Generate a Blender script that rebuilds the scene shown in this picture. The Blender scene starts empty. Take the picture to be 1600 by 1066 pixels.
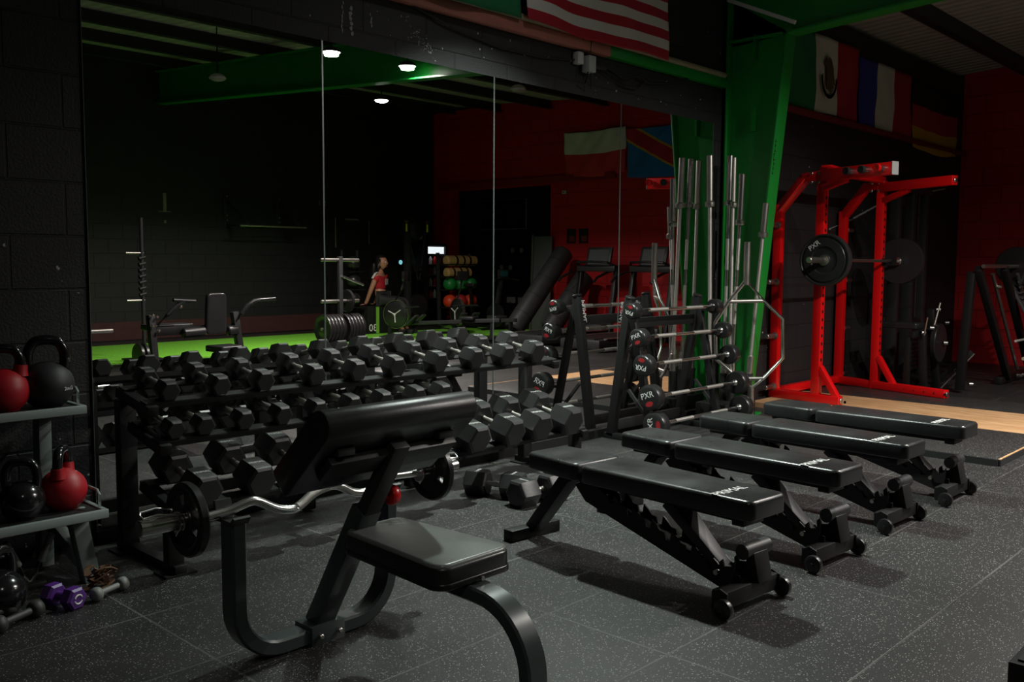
import bpy, bmesh, math, random
from mathutils import Vector, Matrix

random.seed(7)
S = bpy.context.scene
PI = math.pi
V = Vector

# ------------------------------------------------------------------ camera
cam_data = bpy.data.cameras.new('camera')
cam_data.sensor_width = 36.0
cam_data.lens = 1450.0 / 1600.0 * 36.0
cam_data.clip_start = 0.05
cam_data.clip_end = 100
cam = bpy.data.objects.new('camera', cam_data)
S.collection.objects.link(cam)
cr = V((0.68703845, -0.72659612, 0.00602043))
cu = V((0.05720447, 0.0623462, 0.99641387))
cf = V((0.7243658, 0.68423025, -0.08439878))
cam.matrix_world = Matrix(((cr.x, cu.x, -cf.x, 0), (cr.y, cu.y, -cf.y, 0), (cr.z, cu.z, -cf.z, 1.25), (0, 0, 0, 1)))
S.camera = cam

# ------------------------------------------------------------------ world, exposure
world = bpy.data.worlds.new('world')
S.world = world
world.use_nodes = True
world.node_tree.nodes['Background'].inputs['Color'].default_value = (0.55, 0.62, 0.62, 1)
world.node_tree.nodes['Background'].inputs['Strength'].default_value = 0.0015
S.view_settings.view_transform = 'Standard'
S.view_settings.look = 'None'
S.view_settings.gamma = 1.0
S.view_settings.exposure = -0.1

# lamps: (x, y, z, lit power in watts, colour); the disc lamps hang from the roof
WARM = (1.0, 0.94, 0.88)
COOL = (0.88, 1.0, 0.92)
LAMP_Z = 3.35
LAMPS = [
    # x, y, power, colour, label
    (5.688, 0.261, 82, WARM, 'lit round lamp first in its row, left of the glare on the green rafter'),
    (6.640, 0.316, 135, WARM, 'lit round lamp glaring right in front of the green rafter web'),
    (7.788, -1.562, 140, WARM, 'lit round lamp hanging lower in the mirror, beyond the green rafter'),
    (8.41, 0.296, 0, WARM, 'unlit round lamp with a pale rim above the red side wall'),
    (5.61, -1.844, 0, WARM, 'unlit grey round lamp high in the left part of the mirror'),
    (4.00, 3.10, 82, COOL, 'added unseen round lamp above the mirrors, standing in for light they bounce back'),  # added, never in view: replaces lamp light bounced off the mirrors
    (0.30, -0.20, 13, WARM, 'unseen round lamp over the camera, helping stand in for light off the mirrors'),  # unseen; placed from the curl plate's shadow, also helps replace mirror bounce
]

# ------------------------------------------------------------------ mesh helpers
def basis(d, up=None):
    d = V(d).normalized()
    u = V(up) if up is not None else (V((0, 0, 1)) if abs(d.z) < 0.95 else V((0, 1, 0)))
    s = d.cross(u).normalized()
    u = s.cross(d).normalized()
    return s, u, d

class MB:
    """Collects shapes; build() links them as ONE mesh object."""
    def __init__(self):
        self.bm = bmesh.new()
        self.mi = 0
    def _mark(self, n0):
        self.bm.faces.ensure_lookup_table()
        for f in self.bm.faces[n0:]:
            f.material_index = self.mi
    def hexa(self, pts, bev=0.0, seg=2):
        bm = self.bm
        t = bmesh.new()
        vs = [t.verts.new(p) for p in pts]
        for q in ((0, 3, 2, 1), (4, 5, 6, 7), (0, 1, 5, 4), (1, 2, 6, 5), (2, 3, 7, 6), (3, 0, 4, 7)):
            t.faces.new([vs[i] for i in q])
        if bev > 0:
            bmesh.ops.bevel(t, geom=list(t.edges), offset=bev, segments=seg, profile=0.5, affect='EDGES')
        self._join(t)
        return self
    def _join(self, t):
        n0 = len(self.bm.faces)
        bmesh.ops.recalc_face_normals(t, faces=list(t.faces))
        mp = {}
        for v in t.verts:
            mp[v] = self.bm.verts.new(v.co)
        for f in t.faces:
            try:
                nf = self.bm.faces.new([mp[v] for v in f.verts])
                nf.material_index = self.mi
            except ValueError:
                pass
        t.free()
    def box(self, c, s, bev=0.0, rz=0.0, M=None, seg=2):
        c = V(c); h = V(s) * 0.5
        P = [V((x, y, z)) for z in (-h.z, h.z) for x, y in ((-h.x, -h.y), (h.x, -h.y), (h.x, h.y), (-h.x, h.y))]
        R = Matrix.Rotation(rz, 3, 'Z') if M is None else M
        return self.hexa([c + R @ p for p in P], bev, seg)
    def bar(self, p0, p1, w, h, up=None, bev=0.0, w1=None, h1=None):
        p0, p1 = V(p0), V(p1)
        s, u, d = basis(p1 - p0, up)
        w1 = w if w1 is None else w1; h1 = h if h1 is None else h1
        P = []
        for p, a, b in ((p0, w, h), (p1, w1, h1)):
            for x, y in ((-1, -1), (1, -1), (1, 1), (-1, 1)):
                P.append(p + s * (x * a / 2) + u * (y * b / 2))
        return self.hexa(P, bev)
    def sweep(self, pts, prof, fix=None, closed=False, cap=True, scale=None):
        """sweep a 2-D profile along pts; fix = constant side vector for planar paths"""
        pts = [V(p) for p in pts]
        n = len(pts); t = bmesh.new(); rings = []
        prev = None
        for i, p in enumerate(pts):
            if closed:
                d = (pts[(i + 1) % n] - pts[i - 1])
            else:
                d = (pts[min(i + 1, n - 1)] - pts[max(i - 1, 0)])
            d.normalize()
            if fix is not None:
                s = V(fix).normalized(); u = s.cross(d).normalized(); k = 1.0
                if 0 < i < n - 1 or closed:
                    a = (pts[i] - pts[i - 1]).normalized(); 
                    k = 1.0 / max(0.5, a.dot(d))
            else:
                k = 1.0
                if prev is None:
                    s, u, _ = basis(d)
                else:
                    s = prev - d * prev.dot(d)
                    s.normalize(); u = d.cross(s)
                prev = s
            q = scale[i] if scale else 1.0
            rings.append([t.verts.new(p + s * (x * q) + u * (y * q * k)) for x, y in prof])
        m = len(prof)
        for i in range(n if closed else n - 1):
            a, b = rings[i], rings[(i + 1) % n]
            for j in range(m):
                t.faces.new([a[j], a[(j + 1) % m], b[(j + 1) % m], b[j]])
        if cap and not closed:
            t.faces.new(list(reversed(rings[0]))); t.faces.new(rings[-1])
        self._join(t)
        return self
    def tube(self, pts, r, seg=12, closed=False, scale=None, cap=True):
        return self.sweep(pts, [(r * math.cos(2 * PI * k / seg), r * math.sin(2 * PI * k / seg)) for k in range(seg)], None, closed, cap, scale)
    def rtube(self, pts, w, h, fix):
        b = min(w, h) * 0.14
        a, c = w / 2, h / 2
        return self.sweep(pts, [(-a + b, -c), (a - b, -c), (a, -c + b), (a, c - b), (a - b, c), (-a + b, c), (-a, c - b), (-a, -c + b)], fix)
    def cyl(self, p0, p1, r, r1=None, seg=24, bev=0.0):
        p0, p1 = V(p0), V(p1)
        L = (p1 - p0).length
        r1 = r if r1 is None else r1
        if bev > 0:
            pr = [(r - bev, 0), (r, bev), (r1, L - bev), (r1 - bev, L)]
        else:
            pr = [(r, 0), (r1, L)]
        return self.lathe([(0, 0)] + pr + [(0, L)], p0, p1 - p0, seg)
    def lathe(self, prof, o, axis, seg=32, closed=False, ph=0.0):
        """prof: (radius, distance along axis)"""
        o = V(o); s, u, d = basis(axis)
        t = bmesh.new(); rings = []
        for r, z in prof:
            if r <= 1e-6:
                rings.append([t.verts.new(o + d * z)])
            else:
                rings.append([t.verts.new(o + d * z + s * (r * math.cos(ph + 2 * PI * k / seg)) + u * (r * math.sin(ph + 2 * PI * k / seg))) for k in range(seg)])
        n = len(rings)
        for i in range(n if closed else n - 1):
            a, b = rings[i], rings[(i + 1) % n]
            for k in range(seg):
                k2 = (k + 1) % seg
                if len(a) == 1 and len(b) == 1: continue
                if len(a) == 1: t.faces.new([a[0], b[k2], b[k]])
                elif len(b) == 1: t.faces.new([a[k], a[k2], b[0]])
                else: t.faces.new([a[k], a[k2], b[k2], b[k]])
        self._join(t)
        return self
    def prism(self, poly, o, ux, uy, th, bev=0.0):
        """polygon in the plane (ux, uy) through o, extruded th along the normal, centred"""
        o, ux, uy = V(o), V(ux).normalized(), V(uy).normalized()
        n = ux.cross(uy).normalized()
        t = bmesh.new()
        a = [t.verts.new(o + ux * x + uy * y - n * th / 2) for x, y in poly]
        b = [t.verts.new(o + ux * x + uy * y + n * th / 2) for x, y in poly]
        t.faces.new(list(reversed(a))); t.faces.new(b)
        m = len(poly)
        for i in range(m):
            t.faces.new([a[i], a[(i + 1) % m], b[(i + 1) % m], b[i]])
        if bev > 0:
            bmesh.ops.bevel(t, geom=list(t.edges), offset=bev, segments=2, profile=0.5, affect='EDGES')
        self._join(t)
        return self
    def slab(self, w0, w1, L, h, rc=0.03, be=0.015, M=None, crown=0.0, seg=5):
        """upholstered pad: length L along local y from 0, width w0 at y=0 and w1 at y=L, thickness h up from z=0"""
        M = M or Matrix.Identity(4)
        def outline(ins):
            r = max(rc - ins, 0.003); P = []
            for (cx, cy, a0, w) in ((1, 1, 0, w1), (-1, 1, PI / 2, w1), (-1, 0, PI, w0), (1, 0, 1.5 * PI, w0)):
                X = cx * (w / 2 - ins - r); Y = (L - ins - r) if cy else (ins + r)
                for k in range(seg + 1):
                    a = a0 + PI / 2 * k / seg
                    P.append((X + r * math.cos(a), Y + r * math.sin(a)))
            return P
        t = bmesh.new(); rings = []
        steps = []
        for k in range(5):
            a = PI / 2 * k / 4
            steps.append((be * (1 - math.sin(a)), be * (1 - math.cos(a))))
        prof = [(i, z * 0.5) for i, z in steps] + [(i, h - z) for i, z in reversed(steps)]
        for ins, z in prof:
            rings.append([t.verts.new(M @ V((x, y, z))) for x, y in outline(ins)])
        m = len(rings[0])
        for i in range(len(rings) - 1):
            for j in range(m):
                t.faces.new([rings[i][j], rings[i][(j + 1) % m], rings[i + 1][(j + 1) % m], rings[i + 1][j]])
        t.faces.new(list(reversed(rings[0])))
        top = rings[-1]
        c = t.verts.new(M @ V((0, L / 2, h + crown)))
        for j in range(m):
            t.faces.new([top[j], top[(j + 1) % m], c])
        self._join(t)
        return self
    def ball(self, c, r, sc=(1, 1, 1), u=24, v=16):
        t = bmesh.new()
        bmesh.ops.create_uvsphere(t, u_segments=u, v_segments=v, radius=r)
        for w in t.verts:
            w.co = V((w.co.x * sc[0], w.co.y * sc[1], w.co.z * sc[2])) + V(c)
        self._join(t)
        return self
    def build(self, name, mat, parent=None, angle=38, smooth=True):
        me = bpy.data.meshes.new(name)
        self.bm.to_mesh(me); self.bm.free()
        for m in (mat if isinstance(mat, (list, tuple)) else [mat]):
            me.materials.append(m)
        if smooth:
            for p in me.polygons: p.use_smooth = True
            try: me.set_sharp_from_angle(angle=math.radians(angle))
            except Exception: pass
        o = bpy.data.objects.new(name, me)
        S.collection.objects.link(o)
        if parent is not None: o.parent = parent
        return o

def tag(o, label=None, cat=None, group=None, kind=None):
    if label: o['label'] = label
    if cat: o['category'] = cat
    if group: o['group'] = group
    if kind: o['kind'] = kind
    return o

def thing(name, label, cat, loc=(0, 0, 0), rz=0.0, group=None):
    o = bpy.data.objects.new(name, None)
    o.empty_display_size = 0.05
    S.collection.objects.link(o)
    o.location = loc; o.rotation_euler = (0, 0, rz)
    return tag(o, label, cat, group)

def struct(mb, name, mat, label=None):
    o = mb.build(name, mat)
    o['kind'] = 'structure'
    if label: o['label'] = label
    return o

KIDS = {}
def copy_tree(o, parent=None):
    c = o.copy()
    S.collection.objects.link(c)
    c.parent = parent
    for ch in [x for x in bpy.data.objects if x.parent == o]:
        copy_tree(ch, c)
    return c

TXT = {}
def text(body, size, o, xd, yd, mat, parent, name='lettering', ext=0.0006, align='CENTER'):
    x = V(xd).normalized(); y = V(yd); y = (y - x * y.dot(x)).normalized(); z = x.cross(y)
    Mx = Matrix(((x.x, y.x, z.x, o[0]), (x.y, y.y, z.y, o[1]), (x.z, y.z, z.z, o[2]), (0, 0, 0, 1)))
    key = (body, round(size, 5), ext, mat.name, align)
    if key not in TXT:
        TXT[key] = text_mesh(body, size, mat, name, ext, align)
    t = bpy.data.objects.new(name, TXT[key])
    S.collection.objects.link(t)
    t.matrix_local = Mx
    if parent is not None: t.parent = parent
    return t

def text_mesh(body, size, mat, name, ext, align):
    cu_ = bpy.data.curves.new(name, 'FONT')
    cu_.body = body; cu_.size = size; cu_.extrude = ext
    cu_.align_x = align; cu_.align_y = 'CENTER'
    tmp = bpy.data.objects.new(name, cu_)
    S.collection.objects.link(tmp)
    me = bpy.data.meshes.new_from_object(tmp.evaluated_get(bpy.context.evaluated_depsgraph_get()))
    me.name = name
    me.materials.clear(); me.materials.append(mat)
    bpy.data.objects.remove(tmp); bpy.data.curves.remove(cu_)
    return me

# ------------------------------------------------------------------ materials
def mat(name, col, rough=0.5, metal=0.0, bump=0.0, bscale=200.0, var=0.0, vscale=6.0, spec=0.5, coat=0.0, rvar=0.0):
    m = bpy.data.materials.new(name); m.use_nodes = True
    nt = m.node_tree; b = nt.nodes['Principled BSDF']
    b.inputs['Base Color'].default_value = (*col, 1)
    b.inputs['Roughness'].default_value = rough
    b.inputs['Metallic'].default_value = metal
    b.inputs['Specular IOR Level'].default_value = spec
    b.inputs['Coat Weight'].default_value = coat
    tc = nt.nodes.new('ShaderNodeTexCoord')
    if bump > 0:
        n = nt.nodes.new('ShaderNodeTexNoise'); n.inputs['Scale'].default_value = bscale; n.inputs['Detail'].default_value = 3
        bp = nt.nodes.new('ShaderNodeBump'); bp.inputs['Strength'].default_value = bump; bp.inputs['Distance'].default_value = 0.002
        nt.links.new(tc.outputs['Object'], n.inputs['Vector']); nt.links.new(n.outputs['Fac'], bp.inputs['Height'])
        nt.links.new(bp.outputs['Normal'], b.inputs['Normal'])
    if var > 0 or rvar > 0:
        n2 = nt.nodes.new('ShaderNodeTexNoise'); n2.inputs['Scale'].default_value = vscale; n2.inputs['Detail'].default_value = 6
        nt.links.new(tc.outputs['Object'], n2.inputs['Vector'])
        if var > 0:
            mx = nt.nodes.new('ShaderNodeMix'); mx.data_type = 'RGBA'
            mx.inputs[6].default_value = (*[c * (1 - var) for c in col], 1); mx.inputs[7].default_value = (*[min(1, c * (1 + var)) for c in col], 1)
            nt.links.new(n2.outputs['Fac'], mx.inputs[0]); nt.links.new(mx.outputs[2], b.inputs['Base Color'])
        if rvar > 0:
            mr = nt.nodes.new('ShaderNodeMapRange')
            mr.inputs[1].default_value = 0.3; mr.inputs[2].default_value = 0.7
            mr.inputs[3].default_value = max(0.02, rough - rvar); mr.inputs[4].default_value = min(1, rough + rvar)
            nt.links.new(n2.outputs['Fac'], mr.inputs[0]); nt.links.new(mr.outputs[0], b.inputs['Roughness'])
    return m

def emit(name, col, strength):
    m = bpy.data.materials.new(name); m.use_nodes = True
    b = m.node_tree.nodes['Principled BSDF']
    b.inputs['Base Color'].default_value = (0.8, 0.8, 0.8, 1)
    b.inputs['Emission Color'].default_value = (*col, 1)
    b.inputs['Emission Strength'].default_value = strength
    return m

def block_wall(name, col, axis, chip=0.0, col2=None, bw=0.45, bh=0.225):
    """painted concrete blocks; axis = which world axis runs along the wall"""
    m = bpy.data.materials.new(name); m.use_nodes = True
    nt = m.node_tree; N = nt.nodes; L = nt.links; b = N['Principled BSDF']
    tc = N.new('ShaderNodeTexCoord'); sp = N.new('ShaderNodeSeparateXYZ'); cb = N.new('ShaderNodeCombineXYZ')
    L.new(tc.outputs['Object'], sp.inputs[0]); L.new(sp.outputs[axis], cb.inputs[0]); L.new(sp.outputs[2], cb.inputs[1])
    br = N.new('ShaderNodeTexBrick'); br.inputs['Scale'].default_value = 1.0
    br.inputs['Brick Width'].default_value = bw; br.inputs['Row Height'].default_value = bh
    br.inputs['Mortar Size'].default_value = 0.007; br.inputs['Mortar Smooth'].default_value = 0.6
    br.inputs['Color1'].default_value = (1, 1, 1, 1); br.inputs['Color2'].default_value = (0.86, 0.86, 0.86, 1); br.inputs['Mortar'].default_value = (0.55, 0.55, 0.55, 1)
    L.new(cb.outputs[0], br.inputs['Vector'])
    no = N.new('ShaderNodeTexNoise'); no.inputs['Scale'].default_value = 90; no.inputs['Detail'].default_value = 6
    L.new(tc.outputs['Object'], no.inputs['Vector'])
    n2 = N.new('ShaderNodeTexNoise'); n2.inputs['Scale'].default_value = 2.2; n2.inputs['Detail'].default_value = 8
    L.new(tc.outputs['Object'], n2.inputs['Vector'])
    mul = N.new('ShaderNodeMix'); mul.data_type = 'RGBA'; mul.blend_type = 'MULTIPLY'; mul.inputs[0].default_value = 1.0
    base = N.new('ShaderNodeMix'); base.data_type = 'RGBA'
    base.inputs[6].default_value = (*col, 1); base.inputs[7].default_value = (*(col2 or [c * 1.5 for c in col]), 1)
    L.new(n2.outputs['Fac'], base.inputs[0]); L.new(base.outputs[2], mul.inputs[6]); L.new(br.outputs['Color'], mul.inputs[7])
    out = mul.outputs[2]
    if chip > 0:
        n3 = N.new('ShaderNodeTexNoise'); n3.inputs['Scale'].default_value = 17; n3.inputs['Detail'].default_value = 4
        L.new(tc.outputs['Object'], n3.inputs['Vector'])
        rp = N.new('ShaderNodeValToRGB'); rp.color_ramp.elements[0].position = chip; rp.color_ramp.elements[1].position = chip + 0.012
        L.new(n3.outputs['Fac'], rp.inputs['Fac'])
        mc = N.new('ShaderNodeMix'); mc.data_type = 'RGBA'; mc.inputs[7].default_value = (0.42, 0.40, 0.38, 1)
        L.new(rp.outputs['Color'], mc.inputs[0]); L.new(out, mc.inputs[6]); out = mc.outputs[2]
    L.new(out, b.inputs['Base Color'])
    b.inputs['Roughness'].default_value = 0.62
    ad = N.new('ShaderNodeMath'); ad.operation = 'MULTIPLY_ADD'; ad.inputs[1].default_value = 0.30
    bwn = N.new('ShaderNodeRGBToBW'); L.new(br.outputs['Color'], bwn.inputs[0])
    L.new(no.outputs['Fac'], ad.inputs[0]); L.new(bwn.outputs[0], ad.inputs[2])
    bp = N.new('ShaderNodeBump'); bp.inputs['Strength'].default_value = 0.7; bp.inputs['Distance'].default_value = 0.012
    L.new(ad.outputs[0], bp.inputs['Height']); L.new(bp.outputs['Normal'], b.inputs['Normal'])
    return m

def floor_mat(name, tiled=True):
    m = bpy.data.materials.new(name); m.use_nodes = True
    nt = m.node_tree; N = nt.nodes; L = nt.links; b = N['Principled BSDF']
    tc = N.new('ShaderNodeTexCoord')
    n1 = N.new('ShaderNodeTexNoise'); n1.inputs['Scale'].default_value = 1.3; n1.inputs['Detail'].default_value = 7
    n2 = N.new('ShaderNodeTexNoise'); n2.inputs['Scale'].default_value = 230; n2.inputs['Detail'].default_value = 2
    vo = N.new('ShaderNodeTexVoronoi'); vo.inputs['Scale'].default_value = 125
    for n in (n1, n2, vo): L.new(tc.outputs['Object'], n.inputs['Vector'])
    base = N.new('ShaderNodeMix'); base.data_type = 'RGBA'
    base.inputs[6].default_value = (0.0125, 0.0125, 0.0122, 1); base.inputs[7].default_value = (0.037, 0.037, 0.036, 1)
    L.new(n1.outputs['Fac'], base.inputs[0]); out = base.outputs[2]
    # pale flecks moulded into the rubber
    pk = N.new('ShaderNodeValToRGB'); pk.color_ramp.elements[0].position = 0.14; pk.color_ramp.elements[0].color = (1, 1, 1, 1)
    pk.color_ramp.elements[1].position = 0.30; pk.color_ramp.elements[1].color = (0, 0, 0, 1)
    L.new(vo.outputs['Distance'], pk.inputs['Fac'])
    sc = N.new('ShaderNodeSeparateColor'); L.new(vo.outputs['Color'], sc.inputs[0])
    gt = N.new('ShaderNodeMath'); gt.operation = 'GREATER_THAN'; gt.inputs[1].default_value = 0.50
    L.new(sc.outputs[0], gt.inputs[0])
    fm = N.new('ShaderNodeMath'); fm.operation = 'MULTIPLY'; L.new(pk.outputs['Color'], fm.inputs[0]); L.new(gt.outputs[0], fm.inputs[1])
    mf = N.new('ShaderNodeMix'); mf.data_type = 'RGBA'; mf.inputs[7].default_value = (0.36, 0.35, 0.335, 1)
    L.new(fm.outputs[0], mf.inputs[0]); L.new(out, mf.inputs[6]); out = mf.outputs[2]
    hgt = n2.outputs['Fac']
    if tiled:
        mp = N.new('ShaderNodeMapping'); mp.inputs['Location'].default_value = (-1.42, -1.108, 0)
        L.new(tc.outputs['Object'], mp.inputs['Vector'])
        br = N.new('ShaderNodeTexBrick'); br.offset = 0.0; br.inputs['Scale'].default_value = 1
        br.inputs['Brick Width'].default_value = 1.02; br.inputs['Row Height'].default_value = 0.503
        br.inputs['Mortar Size'].default_value = 0.0045; br.inputs['Mortar Smooth'].default_value = 0.3
        br.inputs['Color1'].default_value = (1, 1, 1, 1); br.inputs['Color2'].default_value = (0.8, 0.8, 0.8, 1)
        L.new(mp.outputs[0], br.inputs['Vector'])
        tv = N.new('ShaderNodeMix'); tv.data_type = 'RGBA'; tv.blend_type = 'MULTIPLY'; tv.inputs[0].default_value = 0.55
        L.new(out, tv.inputs[6]); L.new(br.outputs['Color'], tv.inputs[7]); out = tv.outputs[2]
        # dusty seams
        dn = N.new('ShaderNodeMath'); dn.operation = 'MULTIPLY'; L.new(br.outputs['Fac'], dn.inputs[0])
        rn = N.new('ShaderNodeValToRGB'); rn.color_ramp.elements[0].position = 0.38; rn.color_ramp.elements[0].color = (0.04, 0.04, 0.04, 1); rn.color_ramp.elements[1].position = 0.66; rn.color_ramp.elements[1].color = (0.7, 0.7, 0.7, 1)
        L.new(n1.outputs['Fac'], rn.inputs['Fac']); L.new(rn.outputs['Color'], dn.inputs[1])
        ms = N.new('ShaderNodeMix'); ms.data_type = 'RGBA'; ms.inputs[7].default_value = (0.17, 0.17, 0.16, 1)
        L.new(dn.outputs[0], ms.inputs[0]); L.new(out, ms.inputs[6]); out = ms.outputs[2]
        sub = N.new('ShaderNodeMath'); sub.operation = 'SUBTRACT'; L.new(n2.outputs['Fac'], sub.inputs[0]); L.new(br.outputs['Fac'], sub.inputs[1]); hgt = sub.outputs[0]
    L.new(out, b.inputs['Base Color'])
    b.inputs['Roughness'].default_value = 0.44
    b.inputs['Specular IOR Level'].default_value = 0.42
    bp = N.new('ShaderNodeBump'); bp.inputs['Strength'].default_value = 0.35; bp.inputs['Distance'].default_value = 0.003
    L.new(hgt, bp.inputs['Height']); L.new(bp.outputs['Normal'], b.inputs['Normal'])
    return m

def wood_mat():
    m = bpy.data.materials.new('wood_boards'); m.use_nodes = True
    nt = m.node_tree; N = nt.nodes; L = nt.links; b = N['Principled BSDF']
    tc = N.new('ShaderNodeTexCoord'); mp = N.new('ShaderNodeMapping'); mp.inputs['Scale'].default_value = (9, 1.2, 1)
    L.new(tc.outputs['Object'], mp.inputs[0])
    n = N.new('ShaderNodeTexNoise'); n.inputs['Scale'].default_value = 2.5; n.inputs['Detail'].default_value = 8; n.inputs['Distortion'].default_value = 1.2
    L.new(mp.outputs[0], n.inputs['Vector'])
    r = N.new('ShaderNodeValToRGB'); r.color_ramp.elements[0].position = 0.3; r.color_ramp.elements[0].color = (0.42, 0.23, 0.10, 1)
    r.color_ramp.elements[1].position = 0.7; r.color_ramp.elements[1].color = (0.72, 0.45, 0.24, 1)
    L.new(n.outputs['Fac'], r.inputs['Fac']); L.new(r.outputs['Color'], b.inputs['Base Color'])
    b.inputs['Roughness'].default_value = 0.5
    return m

def turf_mat():
    m = bpy.data.materials.new('green_turf'); m.use_nodes = True
    nt = m.node_tree; N = nt.nodes; L = nt.links; b = N['Principled BSDF']
    tc = N.new('ShaderNodeTexCoord'); n = N.new('ShaderNodeTexNoise'); n.inputs['Scale'].default_value = 60; n.inputs['Detail'].default_value = 5
    L.new(tc.outputs['Object'], n.inputs['Vector'])
    r = N.new('ShaderNodeValToRGB'); r.color_ramp.elements[0].position = 0.3; r.color_ramp.elements[0].color = (0.10, 0.40, 0.012, 1)
    r.color_ramp.elements[1].position = 0.7; r.color_ramp.elements[1].color = (0.26, 0.74, 0.05, 1)
    L.new(n.outputs['Fac'], r.inputs['Fac']); L.new(r.outputs['Color'], b.inputs['Base Color'])
    bp = N.new('ShaderNodeBump'); bp.inputs['Strength'].default_value = 0.8; bp.inputs['Distance'].default_value = 0.02
    L.new(n.outputs['Fac'], bp.inputs['Height']); L.new(bp.outputs['Normal'], b.inputs['Normal'])
    b.inputs['Roughness'].default_value = 0.9
    return m

def roof_mat():
    m = bpy.data.materials.new('roof_sheet'); m.use_nodes = True
    nt = m.node_tree; N = nt.nodes; L = nt.links; b = N['Principled BSDF']
    tc = N.new('ShaderNodeTexCoord')
    w = N.new('ShaderNodeTexWave'); w.bands_direction = 'X'; w.inputs['Scale'].default_value = 2.1; w.inputs['Distortion'].default_value = 0.0
    L.new(tc.outputs['Object'], w.inputs['Vector'])
    n = N.new('ShaderNodeTexNoise'); n.inputs['Scale'].default_value = 3; n.inputs['Detail'].default_value = 6
    L.new(tc.outputs['Object'], n.inputs['Vector'])
    mx = N.new('ShaderNodeMix'); mx.data_type = 'RGBA'; mx.inputs[6].default_value = (0.30, 0.29, 0.28, 1); mx.inputs[7].default_value = (0.46, 0.44, 0.42, 1)
    L.new(n.outputs['Fac'], mx.inputs[0]); L.new(mx.outputs[2], b.inputs['Base Color'])
    bp = N.new('ShaderNodeBump'); bp.inputs['Strength'].default_value = 0.6; bp.inputs['Distance'].default_value = 0.03
    L.new(w.outputs['Fac'], bp.inputs['Height']); L.new(bp.outputs['Normal'], b.inputs['Normal'])
    b.inputs['Roughness'].default_value = 0.8
    return m

M_FLOOR = floor_mat('rubber_floor_tiles')
M_MAT = floor_mat('rubber_mat', False)
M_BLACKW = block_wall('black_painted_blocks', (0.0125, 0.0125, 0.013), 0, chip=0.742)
M_BLACKF = block_wall('black_painted_blocks_far', (0.0065, 0.0065, 0.0068), 0)  # darker copy of the black blocks; shade put into its colour against lamp spill
M_BLACKY = block_wall('black_painted_blocks_side', (0.0125, 0.0125, 0.013), 1)
M_REDW = block_wall('red_painted_blocks', (0.42, 0.003, 0.006), 1, col2=(0.56, 0.004, 0.008))
M_ROOF = roof_mat()
M_WOOD = wood_mat()
M_TURF = turf_mat()
M_MIRROR = mat('mirror_glass', (0.83, 0.81, 0.80), 0.0, 1.0)
M_GLASSEDGE = mat('mirror_edge', (0.20, 0.23, 0.22), 0.3, 0.6)
M_GREEN = mat('green_steel_paint', (0.008, 0.235, 0.028), 0.38, var=0.15, vscale=5, bump=0.1, bscale=40)
M_PINK = mat('red_oxide_primer', (0.42, 0.15, 0.115), 0.6, var=0.2)
M_REDP = mat('red_powder_coat', (0.74, 0.004, 0.006), 0.34, coat=0.15)
M_DKRED = mat('dark_red_ledge', (0.16, 0.012, 0.012), 0.6)
M_GREYS = mat('pale_grey_steel_paint', (0.23, 0.27, 0.255), 0.42, var=0.1, vscale=8)
M_FRAME = mat('dark_slate_steel_paint', (0.040, 0.053, 0.052), 0.28, coat=0.25)
M_BLK = mat('black_powder_coat', (0.010, 0.010, 0.010), 0.48, bump=0.05, bscale=500, spec=0.28)
M_BLK2 = mat('charcoal_powder_coat', (0.024, 0.025, 0.025), 0.45, bump=0.05, bscale=500, spec=0.35)
M_VINYL = mat('black_vinyl', (0.017, 0.018, 0.018), 0.34, bump=0.12, bscale=180, rvar=0.10, vscale=5)
M_VINYL2 = mat('worn_grey_vinyl_sheen', (0.150, 0.166, 0.154), 0.33, bump=0.12, bscale=180, rvar=0.12, vscale=4)  # seat top: worn grey, paled further so lamp sheen sits in the colour
M_PIPING = mat('black_piping', (0.012, 0.012, 0.012), 0.3)
M_RUB = mat('black_rubber', (0.013, 0.013, 0.013), 0.40, spec=0.6, bump=0.15, bscale=90, var=0.3, vscale=30)
M_RUB2 = mat('smooth_black_rubber', (0.013, 0.013, 0.013), 0.32)
M_CHROME = mat('chrome', (0.76, 0.75, 0.73), 0.24, 1.0)
M_KNURL = mat('knurled_steel', (0.55, 0.53, 0.50), 0.48, 1.0, bump=0.5, bscale=900)
M_STEEL = mat('worn_steel', (0.58, 0.55, 0.51), 0.36, 1.0, rvar=0.04, vscale=6)
M_WHITE = mat('white_print', (0.72, 0.72, 0.70), 0.6)
M_GREYP = mat('grey_print', (0.40, 0.41, 0.39), 0.6)
M_PALE = mat('pale_plastic', (0.55, 0.55, 0.53), 0.5)
M_REDR = mat('red_rubber', (0.42, 0.006, 0.014), 0.48)
M_REDPL = mat('red_plastic', (0.60, 0.010, 0.012), 0.3)
M_PURP = mat('purple_rubber', (0.080, 0.018, 0.19), 0.45)
M_GREYV = mat('grey_vinyl_dumbbell', (0.17, 0.18, 0.165), 0.55)
M_LEATH = mat('brown_leather', (0.16, 0.085, 0.048), 0.6, var=0.4, vscale=30)
M_TAN = mat('tan_canvas', (0.52, 0.33, 0.11), 0.7)
M_BALLG = mat('green_rubber', (0.012, 0.22, 0.045), 0.4)
M_BALLO = mat('orange_rubber', (0.70, 0.055, 0.012), 0.45)
M_BALLR = mat('dull_red_rubber', (0.38, 0.02, 0.02), 0.45)
M_YEL = mat('yellow_plastic', (0.55, 0.55, 0.02), 0.5)
M_LIME = mat('lime_tape', (0.16, 0.42, 0.03), 0.6)
M_PIPE = mat('cream_pipe', (0.33, 0.27, 0.18), 0.6)
M_CABLE = mat('black_cable', (0.012, 0.012, 0.012), 0.5)
M_LAMPON = emit('lamp_lens_lit', (1.0, 0.97, 0.93), 22.0)
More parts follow.
